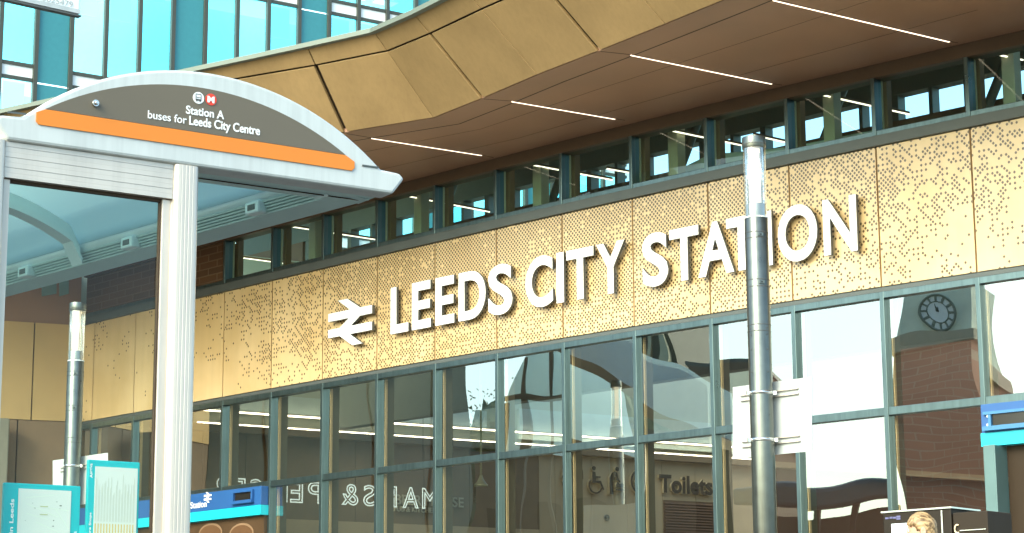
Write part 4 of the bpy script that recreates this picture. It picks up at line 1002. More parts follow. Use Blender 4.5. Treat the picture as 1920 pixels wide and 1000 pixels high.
# ================================================================== timetable boards behind the shelter glass
def board(x0, x1, yl, yr, px, label, cells):
    q0 = sp(x0, yl, -.085); q1 = sp(x1, yr, -.085); aa, zz_ = (q0-PB0).dot(SU), (q0.z+q1.z)/2; wd = (q1-q0).dot(SU)
    th = thing('timetable_board', shp(aa+wd/2, zz_-1.0, -.085), label, 'timetable')
    mb = MB(); mb.box(shp(aa, zz_-1.0, -.085), SU*wd, SB_*.02, Z1*1.0); mb.build('board', M['teal_board'], th, .004)
    return th, aa, zz_, wd
th, aa, zz_, wd = board(8, 152, 905, 911.5, 0, 'teal framed street map board low behind the shelter glass at the far left', 0)
mb = MB(); mb.box(shp(aa+wd*.185, zz_-.99, -.084), SU*wd*.685, SN*.002, Z1*(.97)); mb.build('map_sheet', M['paper'], th)
mb = MB(); rnd = random.Random(3)
for i in range(70):
    x = aa+wd*rnd.uniform(.22, .84); z = zz_-rnd.uniform(.05, .7); r_ = rnd.choice((.002, .003, .004)); mb.box(shp(x, z, -.0818), SU*r_*rnd.choice((1, 1, 2)), SN*.0006, Z1*r_)
mb.build('map_marks', mat('map ink', (.12, .14, .12), .6), th)
mb = MB()
for i in range(16):
    x0 = wd*rnd.uniform(.2, .8); z0 = -rnd.uniform(.05, .9); an = rnd.uniform(-1, 1); L_ = rnd.uniform(.05, .14)
    x1 = min(max(x0+L_*math.cos(an), wd*.2), wd*.85); z1 = z0+L_*math.sin(an)
    a_, b_ = shp(aa+x0, zz_+min(-.04, z0), -.0815), shp(aa+x1, zz_+min(-.04, z1), -.0815); d_ = (b_-a_).normalized(); s_ = d_.cross(SN)*.0012
    mb.prism([a_-s_, b_-s_, b_+s_, a_+s_], SN*.0004)
mb.build('map_roads', mat('map pale green', (.74, .78, .70), .6), th)
mb = MB()
for z0, w0, c0 in ((.085, .07, 0), (.115, .065, 0)): mb.box(shp(aa+wd*.47, zz_-z0, -.0816), SU*wd*.10, SN*.0005, Z1*.004)
for k in range(2): mb.box(shp(aa+wd*.62, zz_-.28-.17*k, -.0818), SU*wd*.07, SN*.0005, Z1*.07)
mb.build('map_areas', mat('map olive', (.50, .52, .30), .6), th)
mb = MB(); dn = -Z1
fit_text(mb, 'Where to catch our services in Leeds', shp(aa+wd*.135, zz_-.66, -.0845), Z1, -SU, .60, wd*.05, .001, .02, SN)
fit_text(mb, 'arriva', shp(aa+wd*.96, zz_-.225, -.0845), Z1, -SU, .055, wd*.045, .001, .01, SN)
mb.prism([shp(aa+wd*.89, zz_-.245, -.0845), shp(aa+wd*.96, zz_-.253, -.0845), shp(aa+wd*.935, zz_-.243, -.0845), shp(aa+wd*.96, zz_-.232, -.0845)], SN*.001)
mb.build('lettering', M['white_vinyl'], th)
th, aa, zz_, wd = board(166, 263, 861.5, 867.5, 0, 'taller teal framed timetable sheet with yellow column heads beside the shelter post', 0)
mb = MB(); mb.box(shp(aa+wd*.13, zz_-.99, -.084), SU*wd*.82, SN*.002, Z1*(.965)); mb.build('timetable_sheet', M['paper'], th)
mb = MB()
for i in range(14):
    x = aa+wd*(.15+.78*i/14)
    for k in range(2): mb.box(shp(x+wd*.018*k, zz_-.232, -.0818), SU*wd*.006, SN*.0005, Z1*rnd.uniform(.10, .18))
mb.build('timetable_rows', mat('faint print', (.55, .55, .47), .6), th)
mb = MB()
for i in range(14): mb.box(shp(aa+wd*(.15+.78*i/14), zz_-.285, -.0818), SU*wd*.02, SN*.0005, Z1*.045)
mb.build('column_heads', mat('yellow print', (.70, .48, .14), .6), th)
mb = MB()
fit_text(mb, 'Leeds City Centre Stops', shp(aa+wd*.10, zz_-.42, -.0845), Z1, -SU, .22, wd*.055, .001, .02, SN)
fit_text(mb, 'arriva', shp(aa+wd*.075, zz_-.055, -.0845), Z1, -SU, .04, wd*.05, .001, .01, SN)
mb.prism([shp(aa+wd*.03, zz_-.063, -.0845), shp(aa+wd*.09, zz_-.070, -.0845), shp(aa+wd*.07, zz_-.062, -.0845), shp(aa+wd*.09, zz_-.053, -.0845)], SN*.001)
mb.build('lettering', M['white_vinyl'], th)

# ================================================================== white sign corner at the top left
def flag_sign():
    d = 6.4; u = Vector((math.sin(R(50)), math.cos(R(50)), 0)); nn = Vector((u.y, -u.x, 0)); p0 = at_depth(148, 29, d)
    P = lambda x, y, o=0: on_plane(x, y, p0+nn*o, nn)
    br = P(150, 28); wd, h = .62, .42
    th = thing('flag_sign', br-u*wd/2, 'corner of a white stop flag sign with a grey number, at the top left edge', 'sign')
    mb = MB(); o_ = br-u*wd; mb.box(o_, u*wd, -nn*.018, Z1*h); mb.build('panel', M['sign_white'], th, .006)
    mb = MB(); mb.box(o_-Z1*.006+nn*.002, u*(wd+.004), -nn*.022, Z1*.005); mb.build('bottom_rail', M['lamp_dark'], th)
    mb = MB(); mb.box(o_+Z1*.002+nn*.0, u*wd, nn*.003, Z1*.014); mb.build('bottom_lip', M['shel_grey'], th)
    a = P(70, -.5, .001); b = P(136.5, 9, .001); fit_text(mb2 := MB(), '45025479', a, u, Z1, (b-a).dot(u), P(100, -7).z-P(100, 3.5).z, .001, -.01, nn); mb2.build('number', mat('grey print', (.45, .47, .46), .5), th)
    mb = MB(); b_ = o_-u*.05-nn*.02; mb.tube([Vector((b_.x, b_.y, 0)), Vector((b_.x, b_.y, br.z+h+.1))], .038, 18); mb.build('pole', M['lamp_steel'], th)
    mb = MB()
    for z in (.08, .34): mb.box(o_-u*.055-nn*.035+Z1*z, u*.075, -nn*.012, Z1*.03)
    mb.build('bracket', M['steel'], th)
flag_sign()

# ================================================================== office building behind, top left
OU = Vector((math.sin(R(55.7)), math.cos(R(55.7)), 0)); ON = Vector((OU.y, -OU.x, 0)); OD = 70
OP = at_depth(133, 60, OD); OPg = Vector((OP.x, OP.y, 0))
OF = thing('office_building', OPg, 'office block with cyan glass, teal panels and white bands rising behind the station', 'building')
def op(a, z, off=0): return OPg+OU*a+ON*off+Z1*z
def ol(px, py): p = on_plane(px, py, OP, ON); return (p-OPg).dot(OU), p.z
mx = [1, 67, 133, 199, 264, 327.5, 387, 446, 504, 561, 616, 671, 725]
ax = [ol(x, 50)[0] for x in mx]; print('office bays', [round(b-a, 2) for a, b in zip(ax[:-1], ax[1:])])
bw = (ax[-1]-ax[0])/(len(ax)-1)
zs1 = ol(165, 138+3)[1]; zs0 = ol(165, 112)[1]
print('spandrel', zs1, zs0, ol(640, 3)[1], ol(665, 8)[1])
# storey pitch: next spandrel bottom seen near x=640
zs2b = ol(650, 6)[1]; pitch = abs(zs2b-zs1); 
if pitch < 2: pitch = 3.8
print('pitch', pitch)
M['off_glass'] = glass('office cyan glazing', (.26, .84, .92), (.45, .93, 1), .30, .75, wob=.003, wscale=.3)
OG = [M['off_glass'], glass('office glazing pale', (.45, .92, .96), (.55, .96, 1), .30, .75, wob=.006, wscale=.3), glass('office glazing deep', (.16, .72, .84), (.40, .90, 1), .28, .7, wob=.006, wscale=.3)]
M['teal_panel'] = mat('teal cladding panel', (.05, .25, .28), .35, .1, .05)
M['white_band'] = mat('white spandrel', (.82, .86, .85), .4)
M['off_mull'] = mat('dark olive mullion', (.07, .075, .06), .5, .2)
m_room_glow = mat('glowing office wall', (.75, .80, .80), .7, 0, .05, emit=(.45, .92, 1), estr=.34)  # office lighting put into the wall itself as a glow, no lamp
m_blind_glow = mat('glowing white blind', (.85, .88, .88), .7, 0, .02, emit=(.9, 1, 1), estr=.42)  # blinds, desks and slabs glow by themselves to look lit
NB0, NB1 = -6, 21
zlev = [zs1+pitch*k for k in range(-3, 5)]
hsp = abs(zs0-zs1)
for i in range(NB0, NB1):
    a0 = ax[0]+bw*i; a1 = a0+bw
    vis = -1 <= i <= 13
    mb = MB(); mb.box(op(a0-.07, 0, -.05), OU*.14, ON*.17, Z1*(zlev[-1]+2)); mb.build('mullion', M['off_mull'], OF)
    if i % 4 == 1:
        for z in zlev[1:7]:
            mb = MB(); mb.box(op(a0+.08, z-hsp, -.03), OU*(bw-.16), ON*.06, Z1*(pitch-.06)); mb.build('teal_panel', M['teal_panel'], OF)
        continue
    for z in zlev[2:7]:
        mb = MB(); mb.box(op(a0+.08, z-hsp+.09, -.03), OU*(bw-.16), ON*.06, Z1*(hsp-.18)); mb.build('spandrel', M['white_band'], OF)
        for zz_ in (z-.088, z-hsp-.035):
            mb = MB(); mb.box(op(a0+.075, zz_, -.03), OU*(bw-.15), ON*.1, Z1*.12); mb.build('window_rail', M['off_mull'], OF)
    for k, z in enumerate(zlev[:-1]):
        if not (-1 <= i <= 20 and 2 <= k <= 5): continue
        mb = MB(); mb.poly([op(a0+.08, z+.03, 0), op(a1-.08, z+.03, 0), op(a1-.08, z+pitch-hsp-.03, 0), op(a0+.08, z+pitch-hsp-.03, 0)]); wnd = mb.build('window', rnd.choice(OG), OF)
        if rnd.random() < .78:
            bh = (pitch-hsp)*rnd.choice((.18, .25, .3, .42)); zt0 = z+pitch-hsp-.05
            mb = MB(); mb.box(op(a0+.25, zt0-bh, -.22), OU*(bw-.5), ON*-.02, Z1*bh); mb.build('blind', m_blind_glow, wnd)
        if rnd.random() < .5:
            mb = MB(); mb.box(op(a0+.2, z+.75, -.9), OU*(bw-.4), ON*-.5, Z1*.06); mb.box(op(a0+bw*rnd.uniform(.3, .7), z+.8, -1.0), OU*.45, ON*-.1, Z1*.5); mb.build('desk', m_blind_glow, wnd)
mb = MB(); mb.box(op(ax[0]+bw*NB0, 0, -2.2), OU*bw*(NB1-NB0), ON*-.2, Z1*(zlev[-1]+2)); mb.build('room_wall', m_room_glow, OF)
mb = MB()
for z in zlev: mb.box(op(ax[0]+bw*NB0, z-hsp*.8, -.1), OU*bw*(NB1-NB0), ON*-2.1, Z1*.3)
mb.build('floor_slab', m_blind_glow, OF)
mb = MB(); mb.box(op(ax[0]+bw*NB0, 0, -2.6), OU*bw*(NB1-NB0), ON*-14, Z1*(zlev[-1]+2)); mb.build('wall', M['teal_panel'], OF)

# ================================================================== kiosk and person at lower right
KD = 16.4
KU = seg(10)[0]; KN = seg(10)[1]
kp = at_depth(1655, 965, KD); KB = Vector((kp.x, kp.y, 0))
KI = thing('information_kiosk', KB, 'black kiosk with a white screen behind the man at the lower right', 'kiosk')
def kq(px, py, o=0): return on_plane(px, py, KB+KN*o, KN)
q = kq(1655, 963); ztk = q.z; wk_ = (kq(1783, 958)-q).dot(KU)
mb = MB(); mb.box(Vector((KB.x, KB.y, 0)), KU*wk_, -KN*.4, Z1*ztk); mb.build('cabinet', mat('black kiosk metal', (.022, .016, .010), .55, spec=.25), KI, .008)
mb = MB(); mb.box(Vector((KB.x, KB.y, ztk+.002))-KU*.01+KN*.01, KU*(wk_+.02), -KN*.42, Z1*.012); mb.build('top_trim', M['steel'], KI)
s0_ = kq(1672, 983, .004); s1_ = kq(1740, 983, .004)
mb = MB(); mb.box(Vector((s0_.x, s0_.y, s0_.z-.5)), KU*(s1_-s0_).dot(KU), KN*.004, Z1*.5); mb.build('screen', mat('white lit screen', (.8, .85, .82), .3, 0, 0, emit=(.85, 1, .95), estr=.5), KI)
mb = MB()
for x_, y_, w_ in ((1660, 974, .03), (1668, 973, .025), (1674, 973, .03), (1681, 971, .035), (1681, 975, .035)): mb.box(kq(x_, y_, .003), KU*w_, KN*.002, Z1*.014)
mb.build('print', mat('blue grey print', (.12, .12, .25), .5), KI)
mb = MB(); e_ = kq(1766, 990, .004); mb.box(Vector((e_.x, e_.y, 0.02)), KU*.012, KN*.006, Z1*(ztk-.03)); mb.build('edge_trim', M['steel'], KI)
CB = thing('waste_cabinet', Vector((KB.x, KB.y, 0))+KU*(wk_+.3), 'dark brown cabinet with a round handle right of the black kiosk', 'cabinet')
ce = kq(1786, 962); c1 = kq(1851, 960)
mb = MB(); mb.box(Vector((ce.x, ce.y, 0)), KU*(c1-ce).dot(KU), -KN*.35, Z1*(ce.z)); mb.build('body', mat('dark brown cabinet', (.028, .019, .011), .55, spec=.25), CB, .006)
h_ = kq(1795, 992, .012)
mb = MB(); mb.tube([h_+KU*.022*math.cos(R(t))+Z1*.030*math.sin(R(t)) for t in range(60, 301, 20)], .006, 8); mb.build('handle', M['beige_reveal'], CB)
mb = MB(); l0_ = kq(1800, 996, .004); mb.box(l0_, KU*.22, KN*.004, Z1*.006); mb.build('trim', M['steel'], CB)

def hair_mat():
    m = mat('fair hair', (.40, .235, .10), .45, 0, 0); n = m.node_tree.nodes; l = m.node_tree.links; b = n['Principled BSDF']
    tc = n.new('ShaderNodeTexCoord'); mp = n.new('ShaderNodeMapping'); mp.inputs['Scale'].default_value = (9, 95, 40); l.new(tc.outputs['Object'], mp.inputs[0])
    t = n.new('ShaderNodeTexNoise'); t.inputs['Scale'].default_value = 1; t.inputs['Detail'].default_value = 3; t.inputs['Distortion'].default_value = .6; l.new(mp.outputs[0], t.inputs['Vector'])
    cr = n.new('ShaderNodeValToRGB'); cr.color_ramp.elements[0].position = .36; cr.color_ramp.elements[0].color = (.13, .075, .03, 1); cr.color_ramp.elements[1].position = .62; cr.color_ramp.elements[1].color = (.50, .33, .16, 1)
    l.new(t.outputs[0], cr.inputs[0]); l.new(cr.outputs[0], b.inputs['Base Color']); return m
def skin_body(name, verts, edges, radii, m, parent, sub=2, root=0):
    me = bpy.data.meshes.new(name); me.from_pydata([tuple(v) for v in verts], edges, []); o = bpy.data.objects.new(name, me); C.objects.link(o)
    o.modifiers.new('skin', 'SKIN'); o.modifiers['skin'].use_smooth_shade = True
    for i, r in enumerate(radii):
        r = r if isinstance(r, tuple) else (r, r); me.skin_vertices[0].data[i].radius = r
    me.skin_vertices[0].data[root].use_root = True
    s_ = o.modifiers.new('sub', 'SUBSURF'); s_.levels = sub; s_.render_levels = sub
    dg = bpy.context.evaluated_depsgraph_get(); me2 = bpy.data.meshes.new_from_object(o.evaluated_get(dg)); bpy.data.objects.remove(o)
    me2.materials.clear(); me2.materials.append(m)
    for p in me2.polygons: p.use_smooth = True
    o2 = bpy.data.objects.new(name, me2); C.objects.link(o2); o2.parent = parent
    return o2
def person():
    d = 14.8; top = at_depth(1734, 966, d); Ht = top.z
    th = thing('person', Vector((top.x, top.y, 0)), 'man with short fair swept hair facing left beside the black kiosk, lower right', 'person')
    th.rotation_euler = (0, 0, R(-8))
    # local frame: faces -X, left/right along Y
    k = Ht/1.78
    J_ = {'pel': (0, 0, .95), 'wai': (-.01, 0, 1.10), 'che': (-.01, 0, 1.30), 'nec': (.0, 0, 1.47), 'hd0': (-.015, 0, 1.55), 'shl': (0, -.19, 1.42), 'shr': (0, .19, 1.42),
          'ell': (.05, -.24, 1.13), 'elr': (.04, .24, 1.13), 'wrl': (-.13, -.22, .95), 'wrr': (-.10, .23, .93), 'hil': (0, -.09, .90), 'hir': (0, .09, .90),
          'knl': (-.03, -.10, .50), 'knr': (.0, .10, .50), 'anl': (.02, -.10, .09), 'anr': (.05, .10, .09), 'tol': (-.15, -.11, .035), 'tor': (-.12, .11, .035)}
    nm = list(J_); ix = {n_: i for i, n_ in enumerate(nm)}
    V_ = [Vector(J_[n_])*k for n_ in nm]
    E_ = [('pel', 'wai'), ('wai', 'che'), ('che', 'nec'), ('nec', 'hd0'), ('che', 'shl'), ('che', 'shr'), ('shl', 'ell'), ('shr', 'elr'), ('ell', 'wrl'), ('elr', 'wrr'), ('pel', 'hil'), ('pel', 'hir'), ('hil', 'knl'), ('hir', 'knr'), ('knl', 'anl'), ('knr', 'anr'), ('anl', 'tol'), ('anr', 'tor')]
    Rr = {'pel': (.11, .15), 'wai': (.10, .14), 'che': (.12, .17), 'nec': .058, 'hd0': .055, 'shl': .075, 'shr': .075, 'ell': .05, 'elr': .05, 'wrl': .033, 'wrr': .033, 'hil': .09, 'hir': .09, 'knl': .06, 'knr': .06, 'anl': .045, 'anr': .045, 'tol': .035, 'tor': .035}
    m_coat = mat('dark navy coat', (.035, .04, .055), .8, 0, .15, 8); m_skin = mat('skin', (.58, .33, .22), .5, 0, .05, 20); m_hair = hair_mat(); m_tr = mat('grey trousers', (.09, .085, .08), .8)
    skin_body('body', V_, [(ix[a], ix[b]) for a, b in E_], [Rr[n_] for n_ in nm], m_coat, th)
    # trousers, a slightly wider shell over the legs
    tn = ['pel', 'hil', 'hir', 'knl', 'knr', 'anl', 'anr']; ti = {n_: i for i, n_ in enumerate(tn)}
    skin_body('trousers', [Vector(J_[n_])*k for n_ in tn], [(ti[a], ti[b]) for a, b in E_ if a in ti and b in ti], [(.125, .165), .105, .105, .078, .078, .066, .066], m_tr, th)
    # head: profile-shaped loft of rings from chin to crown
    hc = Vector((-.03, 0, 1.665))*k
    rings = []
    prof_ = [(-.115, .03, .035, -.06), (-.10, .055, .05, -.045), (-.07, .075, .06, -.03), (-.035, .088, .068, -.012), (0, .095, .073, 0), (.03, .098, .076, .003), (.06, .094, .074, .006), (.085, .078, .062, .008), (.103, .05, .042, .008), (.112, .015, .014, .008)]
    for z, rx, ry, ox in prof_:
        ring = []
        for q in range(24):
            t = q*2*math.pi/24; x = rx*math.cos(t)+ox; y = ry*math.sin(t)
            if abs(math.sin(t)) < .3 and math.cos(t) < 0 and -.05 < z < .01: x -= .022*(1-abs(math.sin(t))/.3)*(1-abs(z+.03)/.05)   # nose
            if abs(abs(math.sin(t))-.45) < .16 and math.cos(t) < 0 and abs(z-.01) < .02: x += .006
            ring.append(hc+Vector((x, y, z))*k)
        rings.append(ring)
    mb = MB(); mb.loft(rings); hd = mb.build('head', m_skin, None)
    hd.parent = th; hd.matrix_parent_inverse.identity(); s_ = hd.modifiers.new('s', 'SUBSURF'); s_.levels = 1; s_.render_levels = 2
    for sy in (-1, 1):                                       # ears, eyes, brows
        mb = MB(); c = hc+Vector((.012, sy*.076, -.005))*k
        mb.loft([[c+Vector((r1*math.cos(q*math.pi/6), sy*dy, r2*math.sin(q*math.pi/6))) for q in range(12)] for r1, r2, dy in ((.008, .014, -.004), (.018, .030, .004), (.020, .033, .012), (.014, .024, .016), (.005, .008, .010))]); e = mb.build('ear', m_skin); e.parent = th; e.matrix_parent_inverse.identity()
        mb = MB(); c = hc+Vector((-.082, sy*.032, .008))*k; mb.loft([[c+Vector((-.008*math.cos(t), .012*math.sin(t)*math.cos(q*math.pi/5), .012*math.sin(t)*math.sin(q*math.pi/5))) for q in range(10)] for t in (.1, .5, 1, 1.5)]); e = mb.build('eye', M['white_vinyl']); e.parent = th; e.matrix_parent_inverse.identity()
    mb = MB(); c = hc+Vector((-.092, 0, -.068))*k; mb.loft([[c+Vector((r*-.4, .024*y_, .005*math.sin(q*math.pi/4)*r/.006)) for q in range(8)] if 0 else [c+Vector((-.006*math.cos(q*math.pi/4), y_*.024, .005*math.sin(q*math.pi/4)*(1-abs(y_)*.8))) for q in range(8)] for y_ in (-1, -.5, 0, .5, 1)]); e = mb.build('mouth', mat('lips', (.42, .16, .12), .5)); e.parent = th; e.matrix_parent_inverse.identity()
    # hair: combed strands laid over the skull, swept back
    mb = MB(); rh = random.Random(11)
    cap = []
    for z, rx, ry, ox in ((-.06, .088, .068, .018), (-.02, .102, .078, .012), (.02, .106, .083, .008), (.055, .106, .083, .006), (.085, .092, .073, .006), (.107, .062, .052, .006), (.120, .02, .018, .006)):
        ring = []
        for q in range(28):
            t = q*2*math.pi/28; x = rx*math.cos(t)+ox; y = ry*math.sin(t)
            lim = 0.045 if math.cos(t) < -.55 else (.0 if math.cos(t) < .1 else -.06)
            ring.append(hc+Vector((x*.98, y*.98, max(z, lim)))*k)
        cap.append(ring)
    mb.loft(cap)
    for i in range(260):
        y = rh.uniform(-.075, .075); st = -.088+.02*abs(y)/.07+rh.uniform(-.008, .02); pts_ = []; lift = rh.uniform(.0, .014)
        L_ = rh.uniform(.08, .17); dy = rh.uniform(-.03, .03)
        for j in range(6):
            x = st+L_*j/5; yy = y+dy*j/5; e2 = 1-((x-.006)/.108)**2-(yy/.085)**2
            if e2 < 0.02: break
            zz_ = .122*math.sqrt(e2)+lift*math.sin(math.pi*(j+.6)/6)+.002
            pts_.append(hc+Vector((x, yy, zz_))*k)
        if len(pts_) > 2: mb.tube(pts_, [.0045*(1-.6*abs(j/len(pts_)-.3)) for j in range(len(pts_))], 5)
    o = mb.build('hair', m_hair); o.parent = th; o.matrix_parent_inverse.identity()
    # hands
    for sy, wr in ((-1, 'wrl'), (1, 'wrr')):
        w0 = Vector(J_[wr])*k; dr = Vector((-.45, 0, -.9)).normalized(); sd_ = Vector((.9, 0, -.45)); side = sd_
        vs = [w0, w0+dr*.05, w0+dr*.085]; ed = [(0, 1), (1, 2)]; rad = [.026, (.032, .018), (.034, .016)]
        for f_, (o_, L_) in enumerate(((-.028, .070), (-.010, .080), (.010, .075), (.026, .058))):
            b0 = len(vs); kn = w0+dr*.09+side*o_; vs += [kn, kn+dr*L_*.5+Vector((0, sy*-.008, 0)), kn+dr*L_*.95+Vector((0, sy*-.026, 0))]; ed += [(2, b0), (b0, b0+1), (b0+1, b0+2)]; rad += [.010, .009, .007]
        b0 = len(vs); vs += [w0+dr*.045+side*-.035, w0+dr*.085+side*-.052+Vector((0, sy*-.015, 0))]; ed += [(1, b0), (b0, b0+1)]; rad += [.012, .009]
        skin_body('hand', vs, ed, rad, m_skin, th, 1)
    for sy, an in ((-1, 'anl'), (1, 'anr')):
        c = Vector(J_[an])*k; mb = MB()
        mb.loft([[c+Vector((x, wd_*math.cos(q*math.pi/6), -.09*k+.002+h_*(.5+.5*math.sin(q*math.pi/6)))) for q in range(12)] for x, wd_, h_ in ((.075, .02, .05), (.06, .038, .09), (0, .042, .10), (-.08, .046, .07), (-.16, .045, .055), (-.20, .025, .04))]); o = mb.build('shoe', M['black']); o.parent = th; o.matrix_parent_inverse.identity()
person()

# ================================================================== things across the street, seen reflected in the glass
def bbox(mb, x0, x1, y0, y1, z0, z1): mb.box(Vector((x0, y0, z0)), Vector((x1-x0, 0, 0)), Vector((0, y1-y0, 0)), Vector((0, 0, z1-z0)))
def reflect_dir(px, py):
    s_, z_ = fac_px(px, py, -.02); n = math.floor(s_); nn = seg(n)[1]; r = ray(px, py); return fac(s_, -.02, z_), r-2*r.dot(nn)*nn
def refl(px, py, dist):
    p, d = reflect_dir(px, py); return p+d*dist/math.hypot(d.x, d.y)
def rslab(px0, px1, ytop, dist, thick, z0=0, yref=700):
    a = refl(px0, yref, dist); b = refl(px1, yref, dist); zt = refl((px0+px1)/2, ytop, dist).z; a.z = b.z = z0
    u = b-a; c = fac(7); nrm = Vector((u.y, -u.x, 0)).normalized()
    if nrm.dot(c-a) > 0: nrm = -nrm
    return a, u, nrm*thick, zt
# grey stone building closing the street at the left
sA = refl(884, 760, 13); sA.z = 0; sB_ = Vector((-11.2, 34.8, 0)); u = (sB_-sA); L = u.length; u.normalize(); nrm = Vector((-u.y, u.x, 0))
if nrm.x > 0: nrm = -nrm
SBd = thing('stone_building', sA, 'grey green stone building with dark vertical joints, reflected in the left windows', 'building')
mb = MB(); mb.box(sA+nrm*.12, u*L, nrm*9, Z1*16); mb.build('wall', M['dark_brown'], SBd)
m_st = mat('grey green stone panel', (.17, .20, .165), .75, 0, .08, 1.5); nP = 6
for i in range(nP):
    mb = MB(); mb.box(sA+u*(L*i/nP+.03), u*(L/nP-.06), nrm*.11, Z1*16); mb.build('stone_panel', m_st, SBd)
for nm_, lb_, x0, x1, yt, ds, tk, mm in (
    ('low_building', 'low brown building across the street, reflected in the middle windows', 886, 1346, 822, 26, 8, mat('brown render', (.15, .10, .06), .8, 0, .15, 1)),
    ('dark_tower', 'dark tower with pale vertical fins, reflected above the word Toilets', 1152, 1274, 300, 52, 12, mat('dark tower cladding', (.07, .065, .045), .6)),
    ('brick_block', 'brown brick block, reflected beside the white sign panel', 1292, 1400, 694, 44, 8, mat('brown brick render', (.16, .10, .07), .8, 0, .2, 2)),
    ('bus_canopy', 'long dark teal canopy, reflected low in the bright windows', 1350, 1660, 884, 24, 3, mat('dark teal canopy', (.05, .11, .11), .4, .2, .1))):
    a, u_, nr_, zt = rslab(x0, x1, yt, ds, tk)
    th = thing(nm_, a, lb_, 'canopy' if nm_ == 'bus_canopy' else 'building')
    if nm_ == 'bus_canopy':
        mb = MB(); mb.hexa([a+Z1*(zt-.75), a+u_+Z1*(zt-.75), a+u_+nr_+Z1*(zt-.5), a+nr_+Z1*(zt-.5), a+Z1*(zt-.25), a+u_+Z1*(zt-.25), a+u_*.96+nr_+Z1*zt, a+u_*.04+nr_+Z1*zt]); mb.build('roof', mm, th, .1)
        for i in range(5): mb = MB(); mb.box(a+u_*(.04+.22*i)+nr_*.5, u_.normalized()*.14, nr_.normalized()*.14, Z1*(zt-.62)); mb.build('post', M['lamp_dark'], th)
        mb = MB(); mb.box(a+nr_*.9, u_, nr_.normalized()*.1, Z1*(zt-.75)); mb.build('rear_wall', M['dark_steel'], th)
        continue
    mb = MB(); mb.box(a, u_, nr_, Z1*zt); mb.build('wall', mm, th)
    un = u_.normalized(); L = u_.length; fn_ = -nr_.normalized()
    if nm_ == 'dark_tower':
        for i in range(9): mb = MB(); mb.box(a+u_*(i+.5)/9+fn_*.01, un*.12, fn_*.15, Z1*(zt-.2)); mb.build('fin', M['col_beige'], th)
    else:
        nw = max(3, int(L/1.6))
        for i in range(nw):
            for zc in ((zt*.62,) if nm_ == 'low_building' else (zt*.45, zt*.72)):
                mb = MB(); mb.box(a+u_*(i+.3)/nw+fn_*.01+Z1*zc, un*(L/nw*.4), fn_*.03, Z1*1.0); mb.build('window', M['black'], th)
        mb = MB(); mb.box(a-un*.1+Z1*(zt+.003), u_+un*.2, nr_, Z1*.14); mb.build('coping', M['flash'], th)
# made-up pale teal arch with dark ribs, standing in for the shelter hood's reflection
aa_, u_, nr_, zt_a = rslab(950, 1085, 640, 20, 4); zb_a = refl(1010, 838, 20).z; un = u_.normalized(); L = u_.length
AC = thing('hood_reflection_arch', aa_, 'made-up pale teal arch standing in for the shelter hood reflected in the middle windows', 'canopy')
prof_ = [(L*(.5-.5*math.cos(math.pi*i/20)), zb_a+(zt_a-zb_a)*math.sin(math.pi*i/20)**.75) for i in range(21)]
m_mem = bpy.data.materials.new('pale teal membrane'); m_mem.use_nodes = True; n_ = m_mem.node_tree.nodes; n_.remove(n_['Principled BSDF'])
tl = n_.new('ShaderNodeBsdfTranslucent'); tl.inputs[0].default_value = (.80, .97, .97, 1); df = n_.new('ShaderNodeBsdfDiffuse'); df.inputs[0].default_value = (.70, .92, .92, 1); ms = n_.new('ShaderNodeMixShader'); ms.inputs[0].default_value = .35
for a_, b_ in ((tl.outputs[0], ms.inputs[1]), (df.outputs[0], ms.inputs[2]), (ms.outputs[0], n_['Material Output'].inputs[0])): m_mem.node_tree.links.new(a_, b_)
mb = MB(); mb.poly([aa_+un*x+Z1*z for x, z in prof_]); mb.build('end_membrane', m_mem, AC)
mb = MB(); mb.loft([[aa_+un*x+Z1*z+nr_*q for x, z in prof_] for q in (0, 1)], closed=False, caps=False); mb.build('vault', m_mem, AC)
for i in range(2, 20, 4):
    x, z = prof_[i]; mb = MB(); mb.box(aa_+un*x-nr_.normalized()*.06, un*.09, nr_.normalized()*.05, Z1*(z-.03)); mb.build('rib', M['lamp_dark'], AC)
mb = MB(); mb.box(aa_-nr_.normalized()*.08+Z1*(zb_a+(zt_a-zb_a)*.42), un*L, nr_.normalized()*.07, Z1*.10); mb.build('rail', M['lamp_dark'], AC)
# sloping covered footbridge
fa_, fb_ = refl(1068, 668, 17), refl(1330, 806, 17); u = fb_-fa_; h = Vector((u.x, u.y, 0)).normalized(); sd_ = Vector((h.y, -h.x, 0)); fa_ = fa_-u*.25
FB = thing('covered_stair', Vector((fa_.x, fa_.y, 0)), 'sloping covered stair with brown underside and pale side, reflected in the middle windows', 'stair')
mb = MB(); mb.hexa([fa_-Z1*.22, fa_+u*1.3-Z1*.22, fa_+u*1.3+sd_*1.6-Z1*.22, fa_+sd_*1.6-Z1*.22, fa_, fa_+u*1.3, fa_+u*1.3+sd_*1.6, fa_+sd_*1.6]); mb.build('deck', M['brown_wall'], FB)
for q in (0, 1.56): mb = MB(); o_ = fa_+sd_*q+Z1*.004; mb.hexa([o_, o_+u*1.3, o_+u*1.3+sd_*.04, o_+sd_*.04]+[p+Z1*.85 for p in (o_, o_+u*1.3, o_+u*1.3+sd_*.04, o_+sd_*.04)]); mb.build('side_panel', M['shel_tube'], FB)
for t_ in (.15, .75, 1.25):
    p = fa_+u*t_+sd_*.8; mb = MB(); mb.tube([Vector((p.x, p.y, 0)), p-Z1*.23], .12, 12); mb.build('post', M['lamp_dark'], FB)
